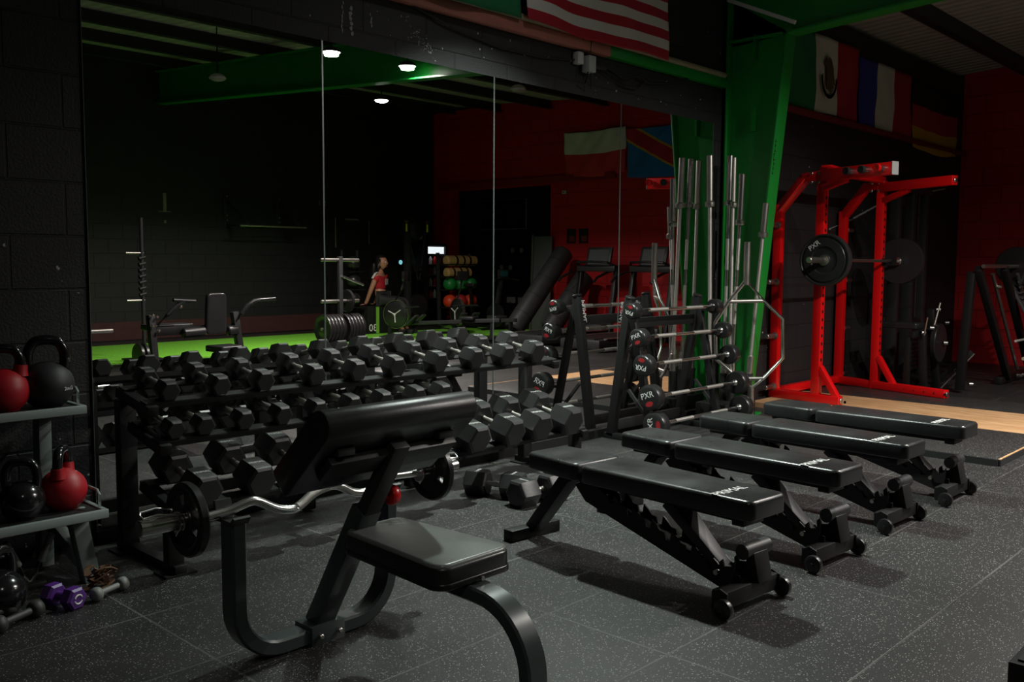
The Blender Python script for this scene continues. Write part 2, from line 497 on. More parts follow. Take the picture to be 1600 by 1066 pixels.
M_LAMPOFF = mat('lamp_lens_unlit', (0.30, 0.30, 0.29), 0.4)
M_SKIN = mat('skin', (0.42, 0.20, 0.12), 0.5)
M_HAIR = mat('dark_hair', (0.010, 0.008, 0.007), 0.4)
M_TSHIRT = mat('red_fabric', (0.42, 0.006, 0.016), 0.8)
M_LEGG = mat('black_fabric', (0.012, 0.012, 0.013), 0.75)
M_FW = mat('flag_white', (0.62, 0.60, 0.57), 0.85)
M_FR = mat('flag_red', (0.40, 0.012, 0.030), 0.85)
M_FB = mat('flag_navy', (0.018, 0.022, 0.16), 0.85)
M_FG = mat('flag_green', (0.010, 0.16, 0.060), 0.85)
M_FK = mat('flag_black', (0.010, 0.010, 0.010), 0.85)
M_FY = mat('flag_gold', (0.48, 0.28, 0.022), 0.85)
M_FC = mat('flag_sky_blue', (0.015, 0.16, 0.46), 0.85)
M_FBR = mat('flag_brown', (0.11, 0.07, 0.035), 0.85)
M_SCREEN = mat('dark_screen', (0.012, 0.012, 0.013), 0.12)
# ================================================================== THE SETTING
WY = 4.09            # wall plane with the mirrors
XR = 12.67           # red side wall
YB = -6.0            # wall behind the camera
def roof_z(y): return 3.66 + 0.066 * (WY - y)
def raf_z(y): return 3.05 + 0.066 * (3.5 - y)

struct(MB().box((5.6, -0.95, -0.05), (18.4, 10.5, 0.10)), 'floor', M_FLOOR, 'dark speckled rubber floor tiles')
struct(MB().box((4.95, WY + 0.1, 1.80), (15.9, 0.2, 3.60)), 'wall_back', M_BLACKW, 'black painted block wall behind the mirrors')
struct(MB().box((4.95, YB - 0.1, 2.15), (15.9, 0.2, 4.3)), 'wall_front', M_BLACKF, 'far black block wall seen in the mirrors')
struct(MB().box((-3.0, -0.95, 2.15), (0.2, 10.1, 4.3)), 'wall_left', M_BLACKY)
# red wall with a wide opening: y -5.47 .. -2.87, up to z 2.65
w = MB()
w.box((XR + 0.1, (-2.87 + WY) / 2, 2.1), (0.2, WY + 2.87, 4.2))
w.box((XR + 0.1, (-5.47 - 6.0) / 2, 2.1), (0.2, 0.53, 4.2))
w.box((XR + 0.1, (-2.87 - 5.47) / 2, 3.425), (0.2, 2.60, 1.55))
struct(w, 'wall_right', M_REDW, 'red painted block wall')
# dark room beyond the opening
w = MB()
w.box((15.1, -4.5, 1.5), (0.2, 5.4, 3.0))
w.box((13.98, -1.75, 1.5), (2.2, 0.2, 3.0))
w.box((13.98, -7.1, 1.5), (2.2, 0.2, 3.0))
w.box((12.95, -6.6, 1.5), (0.2, 1.0, 3.0))
w.box((14.0, -4.4, 3.0), (2.2, 5.4, 0.1))
struct(w, 'wall_beyond', M_BLACKY, 'dark room beyond the opening in the red wall')
struct(MB().box((14.0, -4.4, -0.05), (2.4, 5.6, 0.09)), 'floor_beyond', M_FLOOR)
# roof
r = MB()
ys = (4.3, -6.1)
P = [V((x, y, roof_z(y) + dz)) for dz in (0.0, 0.04) for x, y in ((-3.1, ys[1]), (12.95, ys[1]), (12.95, ys[0]), (-3.1, ys[0]))]
r.hexa(P)
struct(r, 'ceiling', M_ROOF, 'grey corrugated roof sheets')
for i in range(8):
    y = 3.35 - 1.25 * i
    p = MB()
    z = roof_z(y) - 0.075
    p.bar((-2.9, y, z), (XR, y, z), 0.05, 0.15, up=(0, 0, 1))
    p.bar((-2.9, y + 0.04, z - 0.07), (XR, y + 0.04, z - 0.07), 0.06, 0.012, up=(0, 0, 1))
    struct(p, 'trim_%d' % (i + 1), M_BLK2, 'dark roof purlin')
# skirting under the mirrors
struct(MB().box((4.2, WY - 0.02, 0.03), (5.1, 0.03, 0.06)), 'baseboard_back', M_BLK)
# old red strip low on the far wall
struct(MB().box((8.5, YB + 0.006, 0.16), (7.5, 0.012, 0.28)), 'baseboard_front', mat('scuffed_red_paint', (0.055, 0.014, 0.011), 0.7, var=0.5, vscale=9))
# eaves rail on the wall: red oxide then green
struct(MB().box((2.2, WY - 0.03, 2.715), (6.1, 0.06, 0.075), bev=0.006), 'trim_9', M_PINK, 'rail above the mirrors, still in pink red oxide primer')
struct(MB().box((6.03, WY - 0.03, 2.715), (1.56, 0.06, 0.075), bev=0.006), 'trim_10', M_GREEN, 'green painted end of the rail above the mirrors')
struct(MB().cyl((0, WY - 0.045, 2.775), (6.78, WY - 0.045, 2.775), 0.024, seg=12), 'trim_11', M_PIPE, 'cream pipe along the rail')
struct(MB().box((9.85, WY - 0.035, 2.655), (5.6, 0.07, 0.05), bev=0.005), 'trim_12', M_DKRED, 'dark red ledge under the flags')
# lintel strip over the opening and the pilaster line of the red wall
struct(MB().box((XR - 0.03, -3.6, 2.73), (0.06, 4.4, 0.11)), 'trim_13', mat('red_lintel', (0.26, 0.005, 0.006), 0.6), 'red lintel over the opening')
struct(MB().box((XR - 0.03, -5.6, 1.32), (0.06, 0.24, 2.64)), 'trim_14', M_REDW, 'red pilaster beside the opening')

# ---- green portal frame: tapered column and rafter (one welded steel frame)
pf = thing('portal_frame', 'green steel portal frame, tapered column beside the last mirror and its rafter', 'steel frame', (6.90, 4.0, 0))
def L(p): return (p[0] - 6.90, p[1] - 4.0, p[2])
fy0, fy1 = 3.835, 3.535      # face of the sloping flange at the floor and at z 3.05
b = MB(); b.prism([(3.835 - 4.0, 0.012), (0.045, 0.012), (0.045, 3.38), (3.535 - 4.0, 3.05)], (0, 0, 0), (0, 1, 0), (0, 0, 1), 0.014)
b.build('column_web', M_GREEN, pf)
b = MB(); b.box((0, 0.052, 1.70), (0.155, 0.016, 3.38), bev=0.003); b.build('column_flange', M_GREEN, pf)
b = MB(); b.bar((0, fy0 - 4.0, 0.012), (0, fy1 - 4.0, 3.05), 0.155, 0.018, up=(0, -1, 0), bev=0.003); b.build('column_flange', M_GREEN, pf)
b = MB(); b.box((0, -0.06, 0.008), (0.24, 0.36, 0.016)); b.build('base_plate', M_GREEN, pf)
b = MB()
def rp(y, z): return (y - 4.0, z)
b.prism([rp(3.535, 3.05), rp(4.04, 3.02), rp(4.04, roof_z(4.04) - 0.16), rp(-5.9, roof_z(-5.9) - 0.16), rp(-5.9, raf_z(-5.9))], (0, 0, 0), (0, 1, 0), (0, 0, 1), 0.014)
b.build('rafter_web', M_GREEN, pf)
for f in (0, 1):
    b = MB()
    if f: b.bar(L((6.9, 3.54, 3.045)), L((6.9, -5.9, raf_z(-5.9))), 0.155, 0.016, up=(0, 0, 1))
    else: b.bar(L((6.9, 4.04, roof_z(4.04) - 0.165)), L((6.9, -5.9, roof_z(-5.9) - 0.165)), 0.155, 0.016, up=(0, 0, 1))
    b.build('rafter_flange', M_GREEN, pf)
b = MB(); b.box((-0.045, -0.20, 3.05), (0.075, 0.46, 0.012)); b.box((0.045, -0.20, 3.05), (0.075, 0.46, 0.012)); b.build('stiffener', M_GREEN, pf)
for z in (2.42, 2.98):
    b = MB(); b.box((-0.035, -0.18, z), (0.05, 0.02, 0.20)); b.build('cleat', M_GREEN, pf)
# scratched letters on the column's front flange
t = MB(); random.seed(3)
for k in range(8):
    z = 2.22 - 0.035 * k
    yy = (3.835 - 4.0) + (3.535 - 3.835) * z / 3.05 - 0.0105
    t.box((-0.055 + random.uniform(-.006, .006), yy, z), (0.004, 0.002, 0.03))
    t.box((-0.045, yy, z + random.uniform(-.01, .01)), (0.024, 0.002, 0.004))
t.build('scratched_lettering', M_BLK, pf)
b = MB()
b.bar((0.02, -0.60, 3.075), (0.02, -0.02, 3.345), 0.028, 0.028)
tag(b.build('conduit', M_PALE), 'pale conduit crossing the top of the green column', 'conduit').location = (6.68, 4.0, 0)

# ---- mirrors
edges = [1.660, 2.882, 4.149, 5.446, 6.695]
mlab = ['tall wall mirror nearest the kettlebell shelves', 'second tall wall mirror, behind the middle of the dumbbell rack',
        'third tall wall mirror, showing the red wall and the dark screen', 'last tall wall mirror, beside the green column and the upright bars']
for i in range(4):
    m = thing('wall_mirror', mlab[i], 'mirror', ((edges[i] + edges[i + 1]) / 2, WY - 0.004, 0.06), 0, 'wall mirrors')
    wd = edges[i + 1] - edges[i] - 0.005
    b = MB(); b.box((0, 0, 1.163), (wd, 0.007, 2.326)); b.build('glass', M_MIRROR, m, smooth=False)
    b = MB()
    b.box((-wd / 2, -0.001, 1.163), (0.0028, 0.008, 2.326)); b.build('bevelled_edge', M_GLASSEDGE, m)
    b = MB(); b.box((wd / 2, -0.001, 1.163), (0.0028, 0.008, 2.326)); b.build('bevelled_edge', M_GLASSEDGE, m)

# ---- lamps
SPREAD = {LAMPS[1][4]: 158, LAMPS[2][4]: 145, LAMPS[5][4]: 104, LAMPS[6][4]: 110}
for (x, y, pw, colr, lab) in LAMPS:
    l = thing('disc_lamp', lab, 'lamp', (x, y, LAMP_Z), 0, 'round lamps under the roof')
    b = MB(); b.lathe([(0, 0.05), (0.05, 0.05), (0.08, 0.03), (0.096, 0.012), (0.098, 0.0), (0.094, -0.004), (0.090, 0.004), (0, 0.004)], (0, 0, 0), (0, 0, 1), 32)
    b.build('housing', M_PALE if pw == 0 else M_BLK, l)
    b = MB(); b.lathe([(0, -0.030), (0.045, -0.027), (0.075, -0.017), (0.090, 0.003), (0, 0.0035)], (0, 0, 0), (0, 0, 1), 32)
    b.build('lens', M_LAMPON if pw else M_LAMPOFF, l)
    b = MB(); b.cyl((0, 0, 0.048), (0, 0, roof_z(y) - LAMP_Z + 0.01), 0.008, seg=8); b.build('hanging_rod', M_BLK, l)
    if pw:
        ld = bpy.data.lights.new('lamp_light', 'AREA'); ld.shape = 'DISK'; ld.size = 0.14; ld.energy = pw; ld.color = colr; ld.spread = math.radians(SPREAD.get(lab, 164))
        lo = bpy.data.objects.new('lamp_light', ld); S.collection.objects.link(lo); lo.parent = l; lo.location = (0, 0, -0.032)

# flaked paint on the wall above the mirrors
b = MB(); rng = random.Random(12)
def chip(x, z, s, sz=None):
    n = rng.randint(5, 7)
    b.prism([(s * rng.uniform(.5, 1.2) * math.cos(2 * PI * k / n), (sz or s) * rng.uniform(.5, 1.2) * math.sin(2 * PI * k / n)) for k in range(n)], (x, WY - 0.001, z), (1, 0, 0), (0, 0, 1), 0.002)
for k in range(11):
    chip(3.015 + rng.uniform(-.008, .008), 2.46 + 0.024 * k, 0.005, 0.014)
for k in range(6):
    chip(3.075 + rng.uniform(-.012, .012), 2.455 + 0.026 * k, 0.013, 0.016)
for k in range(4):
    chip(3.205 + rng.uniform(-.006, .006), 2.52 + 0.02 * k, 0.006, 0.012)
for k in range(70):
    t_ = rng.random(); chip(3.46 + 0.20 * t_ + rng.gauss(0, .022), 2.56 - 0.11 * t_ + rng.gauss(0, .026), rng.uniform(.0015, .005))
for k in range(26):
    chip(rng.uniform(3.2, 6.5), rng.uniform(2.44, 2.66), rng.uniform(.004, .009))
struct(b, 'trim_16', mat('bare_render_flakes', (0.40, 0.38, 0.36), 0.9), 'pale flakes of missing paint above the mirrors')

# ---- wiring on the wall above the mirrors
b = MB()
b.tube([(0.9, WY - 0.012, 2.62), (1.9, WY - 0.012, 2.585), (2.5, WY - 0.012, 2.63), (3.4, WY - 0.012, 2.70), (3.75, WY - 0.02, 2.62), (4.2, WY - 0.012, 2.565), (4.6, WY - 0.012, 2.57), (4.93, WY - 0.02, 2.61)], 0.006, 8)
tag(b.build('wall_cable', M_CABLE), 'long thin cable slung along the wall above the mirrors', 'cable')
jb = thing('junction_box', 'grey junction boxes with loose black cables under the striped flag', 'junction box', (5.0, WY - 0.03, 2.60))
b = MB(); b.box((-0.07, 0, 0.02), (0.06, 0.05, 0.08), bev=0.006); b.build('box', M_PALE, jb)
b = MB(); b.box((0.02, -0.02, -0.01), (0.075, 0.07, 0.11), bev=0.008); b.build('box', M_GREYP, jb)
b = MB(); b.cyl((0.06, -0.01, -0.01), (0.21, -0.01, 0.0), 0.022, seg=12); b.build('plug', M_BLK2, jb)
b = MB()
b.tube([(-0.05, -0.02, 0.05), (-0.06, -0.03, 0.16), (-0.02, -0.02, 0.24)], 0.005, 6)
b.tube([(0.02, -0.03, 0.05), (0.03, -0.03, 0.15), (0.10, -0.03, 0.24)], 0.005, 6)
b.tube([(0.0, -0.03, -0.06), (-0.03, -0.03, -0.14), (0.05, -0.02, -0.17), (0.03, -0.03, -0.05)], 0.006, 6)
b.tube([(0.2, -0.01, 0), (0.4, -0.01, -0.05), (0.6, -0.01, 0.0), (0.75, 0, -0.03), (0.95, 0, 0.0), (1.2, 0, 0.05), (1.35, -0.02, 0.14)], 0.008, 6)
b.tube([(0.2, -0.01, -0.02), (0.45, 0.0, -0.09), (0.6, -0.01, -0.09), (0.72, 0, -0.01)], 0.007, 6)
b.build('cable', M_CABLE, jb)

# ================================================================== FLAGS
def flag(name, label, o, xd, w, h, mats, colour, nx=60, nz=40, amp=0.02, droop=0.0, seed=1, skew=0.0, group='flags on the walls'):
    """cloth hung on a wall: o = lower corner where u = v = 0; xd runs along the wall"""
    xd = V(xd).normalized(); nrm = xd.cross(V((0, 0, 1)))
    rng = random.Random(seed); ph = [rng.uniform(0, 6.28) for _ in range(6)]
    bm = bmesh.new(); G = []
    for j in range(nz + 1):
        row = []
        for i in range(nx + 1):
            u, v = i / nx, j / nz
            d = amp * (0.55 * math.sin(7 * u + 3 * v + ph[0]) + 0.35 * math.sin(15 * u - 5 * v + ph[1]) + 0.25 * math.sin(23 * (u + 0.5 * v) + ph[2]))
            z = v * h - droop * math.sin(PI * u) * (0.4 + 0.6 * (1 - v)) + 0.008 * math.sin(9 * u + ph[3]) * (1 - v)
            p = xd * (u * w + skew * (v - 0.5)) + V((0, 0, z)) + nrm * (d + amp * 1.3)
            row.append(bm.verts.new(p))
        G.append(row)
    for j in range(nz):
        for i in range(nx):
            f = bm.faces.new([G[j][i], G[j][i + 1], G[j + 1][i + 1], G[j + 1][i]])
            f.material_index = colour((i + 0.5) / nx, (j + 0.5) / nz)
            f.smooth = True
    me = bpy.data.meshes.new(name); bm.to_mesh(me); bm.free()
    for m in mats: me.materials.append(m)
    ob = bpy.data.objects.new(name, me); S.collection.objects.link(ob); ob.location = o
    sm = ob.modifiers.new('cloth', 'SOLIDIFY'); sm.thickness = 0.002
    return tag(ob, label, 'flag', group)

FYV = WY - 0.012
flag('flag', 'red and white striped flag hanging on the wall above the mirrors', (4.33, FYV - 0.06, 2.745), (1, 0, 0), 1.545, 0.90, [M_FR, M_FW, M_FB],
     lambda u, v: 2 if (u < 0.4 and v > 6 / 13) else (0 if int(v * 13) % 2 == 0 else 1), 78, 65, 0.022, seed=4)
flag('flag', 'plain green flag hanging left of the striped flag', (2.80, FYV - 0.06, 2.745), (1, 0, 0), 1.50, 0.90, [M_FG], lambda u, v: 0, 40, 20, 0.02, seed=5)
mx = flag('flag', 'green, white and red flag with an emblem, right of the green column', (7.92, FYV, 2.695), (1, 0, 0), 1.46, 0.72, [M_FG, M_FW, M_FR],
          lambda u, v: 0 if u < 0.35 else (1 if u < 0.69 else 2), 60, 20, 0.016, seed=6)
e = MB()
cx, cz = 0.76, 0.33
for k in range(26):     # wreath round the lower half
    a = PI * (1.0 + k / 25.0)
    e.prism([(0.0, -0.022), (0.03, 0.0), (0.0, 0.022), (-0.03, 0.0)], (cx + 0.155 * math.cos(a), -0.045, cz + 0.17 * math.sin(a)), (math.cos(a + 1.2), 0, math.sin(a + 1.2)), (-math.sin(a + 1.2), 0, math.cos(a + 1.2)), 0.003)
# bird: body, wing, head, tail
e.prism([(-0.06, -0.10), (0.02, -0.12), (0.10, -0.03), (0.085, 0.10), (0.03, 0.19), (-0.02, 0.20), (-0.075, 0.13), (-0.055, 0.03)], (cx, -0.045, cz), (1, 0, 0), (0, 0, 1), 0.003)
e.prism([(-0.04, 0.0), (0.05, -0.05), (0.13, -0.09), (0.09, 0.02), (0.02, 0.08)], (cx, -0.046, cz + 0.03), (1, 0, 0), (0, 0, 1), 0.003)
e.prism([(-0.13, 0.11), (-0.06, 0.18), (-0.01, 0.19), (-0.05, 0.11)], (cx, -0.046, cz), (1, 0, 0), (0, 0, 1), 0.003)
e.build('emblem', M_FBR, mx)
flag('flag', 'blue, white and red flag with upright stripes, right of the emblem flag', (9.42, FYV, 2.665), (1, 0, 0), 1.42, 0.70, [mat('flag_blue', (0.03, 0.035, 0.32), 0.85), M_FW, M_FR],
     lambda u, v: 0 if u < 0.31 else (1 if u < 0.64 else 2), 60, 20, 0.016, seed=8)
flag('flag', 'black, red and gold flag nearest the red side wall', (10.90, FYV, 2.60), (1, 0, 0), 1.50, 0.72, [M_FK, M_FR, M_FY],
     lambda u, v: 2 if v < 1 / 3 else (1 if v < 2 / 3 else 0), 40, 30, 0.016, droop=0.04, seed=9)
# on the red wall, seen in the mirrors (v up, u along +y)
flag('flag', 'white over red flag on the red wall, seen in the mirror', (XR - 0.01, -1.19, 2.77), (0, -1, 0), 1.31, 0.74, [mat('flag_bright_red', (0.60, 0.035, 0.05), 0.85), M_FW], lambda u, v: 0 if v < 0.5 else 1, 40, 30, 0.04, droop=0.05, seed=10)
def congo(u, v):
    d = (v - (0.04 + 0.90 * u))
    return 2 if abs(d) < 0.15 else (1 if abs(d) < 0.20 else 0)
flag('flag', 'sky blue flag with a red and yellow diagonal, seen in the mirror', (XR - 0.01, 0.30, 2.68), (0, -1, 0), 1.46, 0.78, [M_FC, M_FY, M_FR], congo, 110, 90, 0.035, droop=0.05, seed=11)
# ================================================================== DUMBBELL RACK
RX0, RX1 = 1.715, 4.235
rk = thing('dumbbell_rack', 'long black three-tier dumbbell rack in front of the mirrors', 'dumbbell rack', (0, 0, 0))
def tier(y, z, tilt, half, name, x1=RX1):
    """two angle rails; the resting plane passes through (y, z)"""
    d = V((0, -math.cos(tilt), -math.sin(tilt))); n = V((0, -math.sin(tilt), math.cos(tilt)))
    c = V((0, y, z))
    for s in (-1, 1):
        p = c + d * (s * half) - n * 0.004
        b = MB()
        b.bar(V((RX0 - 0.02, p.y, p.z)), V((x1 + 0.02, p.y, p.z)), 0.052, 0.008, up=n)
        q = p + d * (s * 0.026) - n * 0.010
        b.bar(V((RX0 - 0.02, q.y, q.z)), V((x1 + 0.02, q.y, q.z)), 0.006, 0.022, up=n)
        b.build(name, M_BLK, rk)
    for x in (RX0, x1):
        b = MB()
        b.bar(V((x, 0, 0)) + c + d * (-half - 0.05) - n * 0.03, V((x, 0, 0)) + c + d * (half + 0.05) - n * 0.03, 0.05, 0.045, up=n, bev=0.004)
        b.build('shelf_bracket', M_BLK, rk)
    return c, d, n
T1 = tier(3.768, 0.692, 0.19, 0.10, 'top_rail')
T2 = tier(3.66, 0.552, 0.22, 0.10, 'middle_rail', 3.31)
T3 = tier(3.55, 0.310, 0.24, 0.115, 'bottom_rail')
for x in (RX0, 2.62, 3.31, RX1):
    b = MB(); b.box((x, 3.885, 0.335), (0.075, 0.055, 0.65), bev=0.005); b.build('upright', M_BLK, rk)
for x in (RX0, RX1):
    b = MB(); b.box((x, 3.48, 0.125), (0.065, 0.055, 0.24), bev=0.005); b.build('front_leg', M_BLK, rk)
    b = MB(); b.bar((x, 3.42, 0.025), (x, 3.95, 0.025), 0.05, 0.032, bev=0.003); b.build('foot_rail', M_BLK, rk)
    for y in (3.47, 3.895):
        b = MB(); b.box((x, y, 0.004), (0.13, 0.11, 0.008)); b.build('foot_plate', M_BLK, rk)
b = MB(); b.box((2.975, 3.93, 0.12), (2.5, 0.03, 0.06)); b.build('rear_beam', M_BLK, rk)

# ------------------------------------------------------------------ dumbbells
def make_dumbbell(w, cc, label, group, logo=True):
    """hex dumbbell lying along y; w = across flats, cc = distance between head centres; origin at the resting plane"""
    t = thing('hex_dumbbell', label, 'dumbbell', (0, 0, 0), 0, group)
    hl = w * (0.80 if w < 0.125 else 0.90) + 0.008
    R = w / 2 / math.cos(PI / 6)
    for s in (-1, 1):
        b = MB()
        c = 0.10 * w
        b.lathe([(0, -hl / 2), (R - c * 1.2, -hl / 2), (R - c * 0.25, -hl / 2 + c * 0.55), (R, -hl / 2 + c * 1.2), (R, hl / 2 - c * 1.2), (R - c * 0.25, hl / 2 - c * 0.55), (R - c * 1.2, hl / 2), (0, hl / 2)],
                (0, s * cc / 2, w / 2), (0, 1, 0), 6, ph=0.0)
        h = b.build('head', M_RUB, t, angle=22)
        if logo:
            text('PRIMAL', w * 0.17, (0, s * cc / 2, w + 0.0006), (1, 0, 0), (0, 1, 0), M_GREYP, h, 'lettering', 0.0003)
    L_ = cc - hl
    b = MB()
    b.lathe([(0, -L_ / 2 - 0.002), (0.0155, -L_ / 2 - 0.002), (0.0125, -L_ / 2 + 0.014), (0.0165, 0), (0.0125, L_ / 2 - 0.014), (0.0155, L_ / 2 + 0.002), (0, L_ / 2 + 0.002)], (0, 0, w / 2), (0, 1, 0), 16)
    b.build('handle', M_STEEL, t)
    return t
def put(t, tierdef, x, tilt, roll=0.0):
    c, d, n = tierdef
    t.location = (x, c.y, c.z)
    t.rotation_euler = (tilt, 0, roll)
ordn = ['first', 'second', 'third', 'fourth', 'fifth', 'sixth', 'seventh', 'eighth', 'ninth', 'tenth', 'eleventh', 'twelfth', 'thirteenth']
XT = [1.795, 2.022, 2.238, 2.508, 2.75, 2.999, 3.278, 3.542, 3.79, 4.046]
for i, x in enumerate(XT):
    w = 0.082 + 0.0042 * i
    t = make_dumbbell(w, 0.115 + w * 0.80 + 0.008, '%s black hex dumbbell on the top tier, counted from the kettlebell end' % ordn[i], 'hex dumbbells on the top tier of the rack')
    put(t, T1, x, 0.19, random.uniform(-0.05, 0.05))
XM = [1.69 + 0.07, 1.895, 2.075, 2.26, 2.45, 2.64, 2.835, 3.04, 3.22]
for i, x in enumerate(XM):
    w = 0.078 + 0.0025 * i
    t = make_dumbbell(w, 0.110 + w * 0.80 + 0.008, '%s black hex dumbbell on the middle tier, counted from the kettlebell end' % ordn[i], 'hex dumbbells on the middle tier of the rack', logo=False)
    put(t, T2, x, 0.22, random.uniform(-0.06, 0.06))
XB = [1.80, 2.045, 2.287, 2.53, 2.78, 3.04, 3.315, 3.575, 3.80, 4.06]
for i, x in enumerate(XB):
    w = 0.130 + 0.0026 * i
    t = make_dumbbell(w, 0.112 + w * 0.90 + 0.008, '%s large black hex dumbbell on the bottom tier, counted from the kettlebell end' % ordn[i], 'hex dumbbells on the bottom tier of the rack')
    put(t, T3, x, 0.24, random.uniform(-0.04, 0.04))
# two lying on the floor
t = make_dumbbell(0.132, 0.205, 'black hex dumbbell on the floor, nearer the dumbbell rack', 'loose dumbbells on the floor')
t.location = (3.50, 3.42, 0); t.rotation_euler = (0, 0, math.atan2(-0.727, 0.687) - PI / 2 - 0.35)
t = make_dumbbell(0.135, 0.205, 'black hex dumbbell on the floor, nearer the foot of the first flat bench', 'loose dumbbells on the floor')
t.location = (3.56, 3.17, 0); t.rotation_euler = (0, 0, math.atan2(-0.727, 0.687) - PI / 2 + 0.75)

# ================================================================== KETTLEBELL RACK
kr = thing('kettlebell_rack', 'pale grey steel rack with two stepped shelves against the block wall', 'rack', (0, 0, 0))
for (nm, y0, y1, z, x1) in (('lower_shelf', 3.54, 3.86, 0.300, 1.485), ('upper_shelf', 3.74, 4.02, 0.680, 1.495)):
    x0 = 0.35
    b = MB(); b.box(((x0 + x1) / 2, (y0 + y1) / 2, z - 0.018), (x1 - x0 - 0.01, y1 - y0 - 0.01, 0.012)); sh = b.build(nm, M_BLK2, kr)
    b = MB()
    b.box(((x0 + x1) / 2, y0, z - 0.022), (x1 - x0, 0.02, 0.034), bev=0.004); b.box(((x0 + x1) / 2, y1, z - 0.022), (x1 - x0, 0.02, 0.034), bev=0.004)
    b.box((x1 - 0.01, (y0 + y1) / 2, z - 0.022), (0.02, y1 - y0, 0.034), bev=0.004)
    b.build('shelf_lip', M_GREYS, sh)
    b = MB()
    b.tube([(x1 - 0.015, y0 + 0.04, z - 0.01), (x1 - 0.015, y0 + 0.04, z + 0.045), (x1 - 0.015, y0 + 0.06, z + 0.06), (x1 - 0.015, y1 - 0.06, z + 0.06), (x1 - 0.015, y1 - 0.04, z + 0.045), (x1 - 0.015, y1 - 0.04, z - 0.01)], 0.006, 10)
    b.build('end_rail', M_GREYS, sh)
for x in (0.45, 1.395):
    b = MB(); b.bar((x, 3.955, 0.0), (x, 3.93, 0.665), 0.05, 0.07, up=(0, 1, 0), bev=0.005); b.build('upright', M_GREYS, kr)
    b = MB(); b.bar((x + 0.05, 3.625, 0.0), (x + 0.015, 3.67, 0.285), 0.062, 0.06, up=(0, 1, 0), bev=0.005); b.build('front_leg', M_GREYS, kr)
    b = MB(); b.bar((x, 3.93, 0.21), (x + 0.03, 3.655, 0.08), 0.045, 0.055, bev=0.004); b.build('brace', M_GREYS, kr)
b = MB(); b.bar((0.45, 3.95, 0.16), (1.395, 3.95, 0.16), 0.03, 0.04); b.build('rear_beam', M_GREYS, kr)

def kettlebell(label, loc, r, rz, body, handle, collar=None, gloss=False, num=None):
    t = thing('kettlebell', label, 'kettlebell', loc, rz, 'kettlebells on the grey rack')
    b = MB()
    prof = [(0, 0)]
    for k in range(1, 20):
        a = -PI / 2 + PI * k / 20
        z = r * (1 + math.sin(a)) * 0.97
        prof.append((max(r * math.cos(a), r * 0.52 if z < r * 0.16 else 0.0), max(z - 0.12 * r, 0)))
    prof.append((0, r * 1.94 - 0.12 * r))
    b.lathe(prof, (0, 0, 0), (0, 0, 1), 32); b.build('body', body, t, angle=60)
    hw, hh = r * 0.62, r * 1.05
    z0 = r * 1.62
    pts = [(-hw * 0.98, 0, z0 - 0.25 * r), (-hw * 1.08, 0, z0 + hh * 0.25), (-hw * 1.0, 0, z0 + hh * 0.62), (-hw * 0.72, 0, z0 + hh * 0.9), (-hw * 0.3, 0, z0 + hh), (hw * 0.3, 0, z0 + hh), (hw * 0.72, 0, z0 + hh * 0.9), (hw * 1.0, 0, z0 + hh * 0.62), (hw * 1.08, 0, z0 + hh * 0.25), (hw * 0.98, 0, z0 - 0.25 * r)]
    P = []
    for i in range(len(pts) - 1):
        p0, p1, p2, p3 = V(pts[max(i - 1, 0)]), V(pts[i]), V(pts[i + 1]), V(pts[min(i + 2, len(pts) - 1)])
        for s in (0, 0.33, 0.66):
            P.append(0.5 * ((2 * p1) + (p2 - p0) * s + (2 * p0 - 5 * p1 + 4 * p2 - p3) * s * s + (3 * p1 - p0 - 3 * p2 + p3) * s ** 3))
    P.append(V(pts[-1]))
    b = MB(); b.tube(P, r * 0.205, 14); b.build('handle', handle, t, angle=60)
    if collar:
        for s in (-1, 1):
            b = MB(); b.lathe([(r * 0.34, 0), (r * 0.30, r * 0.14), (r * 0.265, r * 0.46), (r * 0.2, r * 0.46)], (s * hw * 0.98, 0, z0 - 0.12 * r), (s * 0.10, 0, 1), 20); b.build('collar', collar, t)
    if num:
        text(num, r * 0.2, (0, -r * 0.99, r * 0.80), (1, 0, 0), (0, 0, 1), M_WHITE, t, 'lettering')
    return t
M_GLOSSK = mat('glossy_black_enamel', (0.010, 0.010, 0.011), 0.18, coat=0.5)
kettlebell('red kettlebell with a black handle on the lower shelf', (1.378, 3.69, 0.288), 0.087, 0.9, M_REDR, M_GLOSSK, M_REDR)
kettlebell('glossy black kettlebell on the lower shelf', (1.215, 3.65, 0.288), 0.080, -0.5, M_GLOSSK, M_GLOSSK)
kettlebell('matt black kettlebell at the end of the upper shelf', (1.395, 3.86, 0.668), 0.099, -0.35, mat('matt_black_coating', (0.021, 0.022, 0.0225), 0.55), M_GLOSSK, None, num=None)
kettlebell('red kettlebell with a black handle on the upper shelf', (1.235, 3.855, 0.668), 0.090, -0.35, M_REDR, M_GLOSSK, M_REDR)
kettlebell('glossy black kettlebell standing on the floor under the rack', (1.085, 3.50, 0.0), 0.085, 0.6, M_GLOSSK, M_GLOSSK)
for o in list(bpy.data.objects):
    if o.get('label') == 'matt black kettlebell at the end of the upper shelf':
        a = -0.35; vx = V((0.50, -0.86, 0)).normalized()
        inv = Matrix.Rotation(0.35, 3, 'Z'); n = inv @ vx
        text('20KG', 0.020, (n.x * 0.0975, n.y * 0.0975, 0.075), inv @ V((0.86, 0.50, 0)), (0, 0, 1), M_WHITE, o, 'lettering')

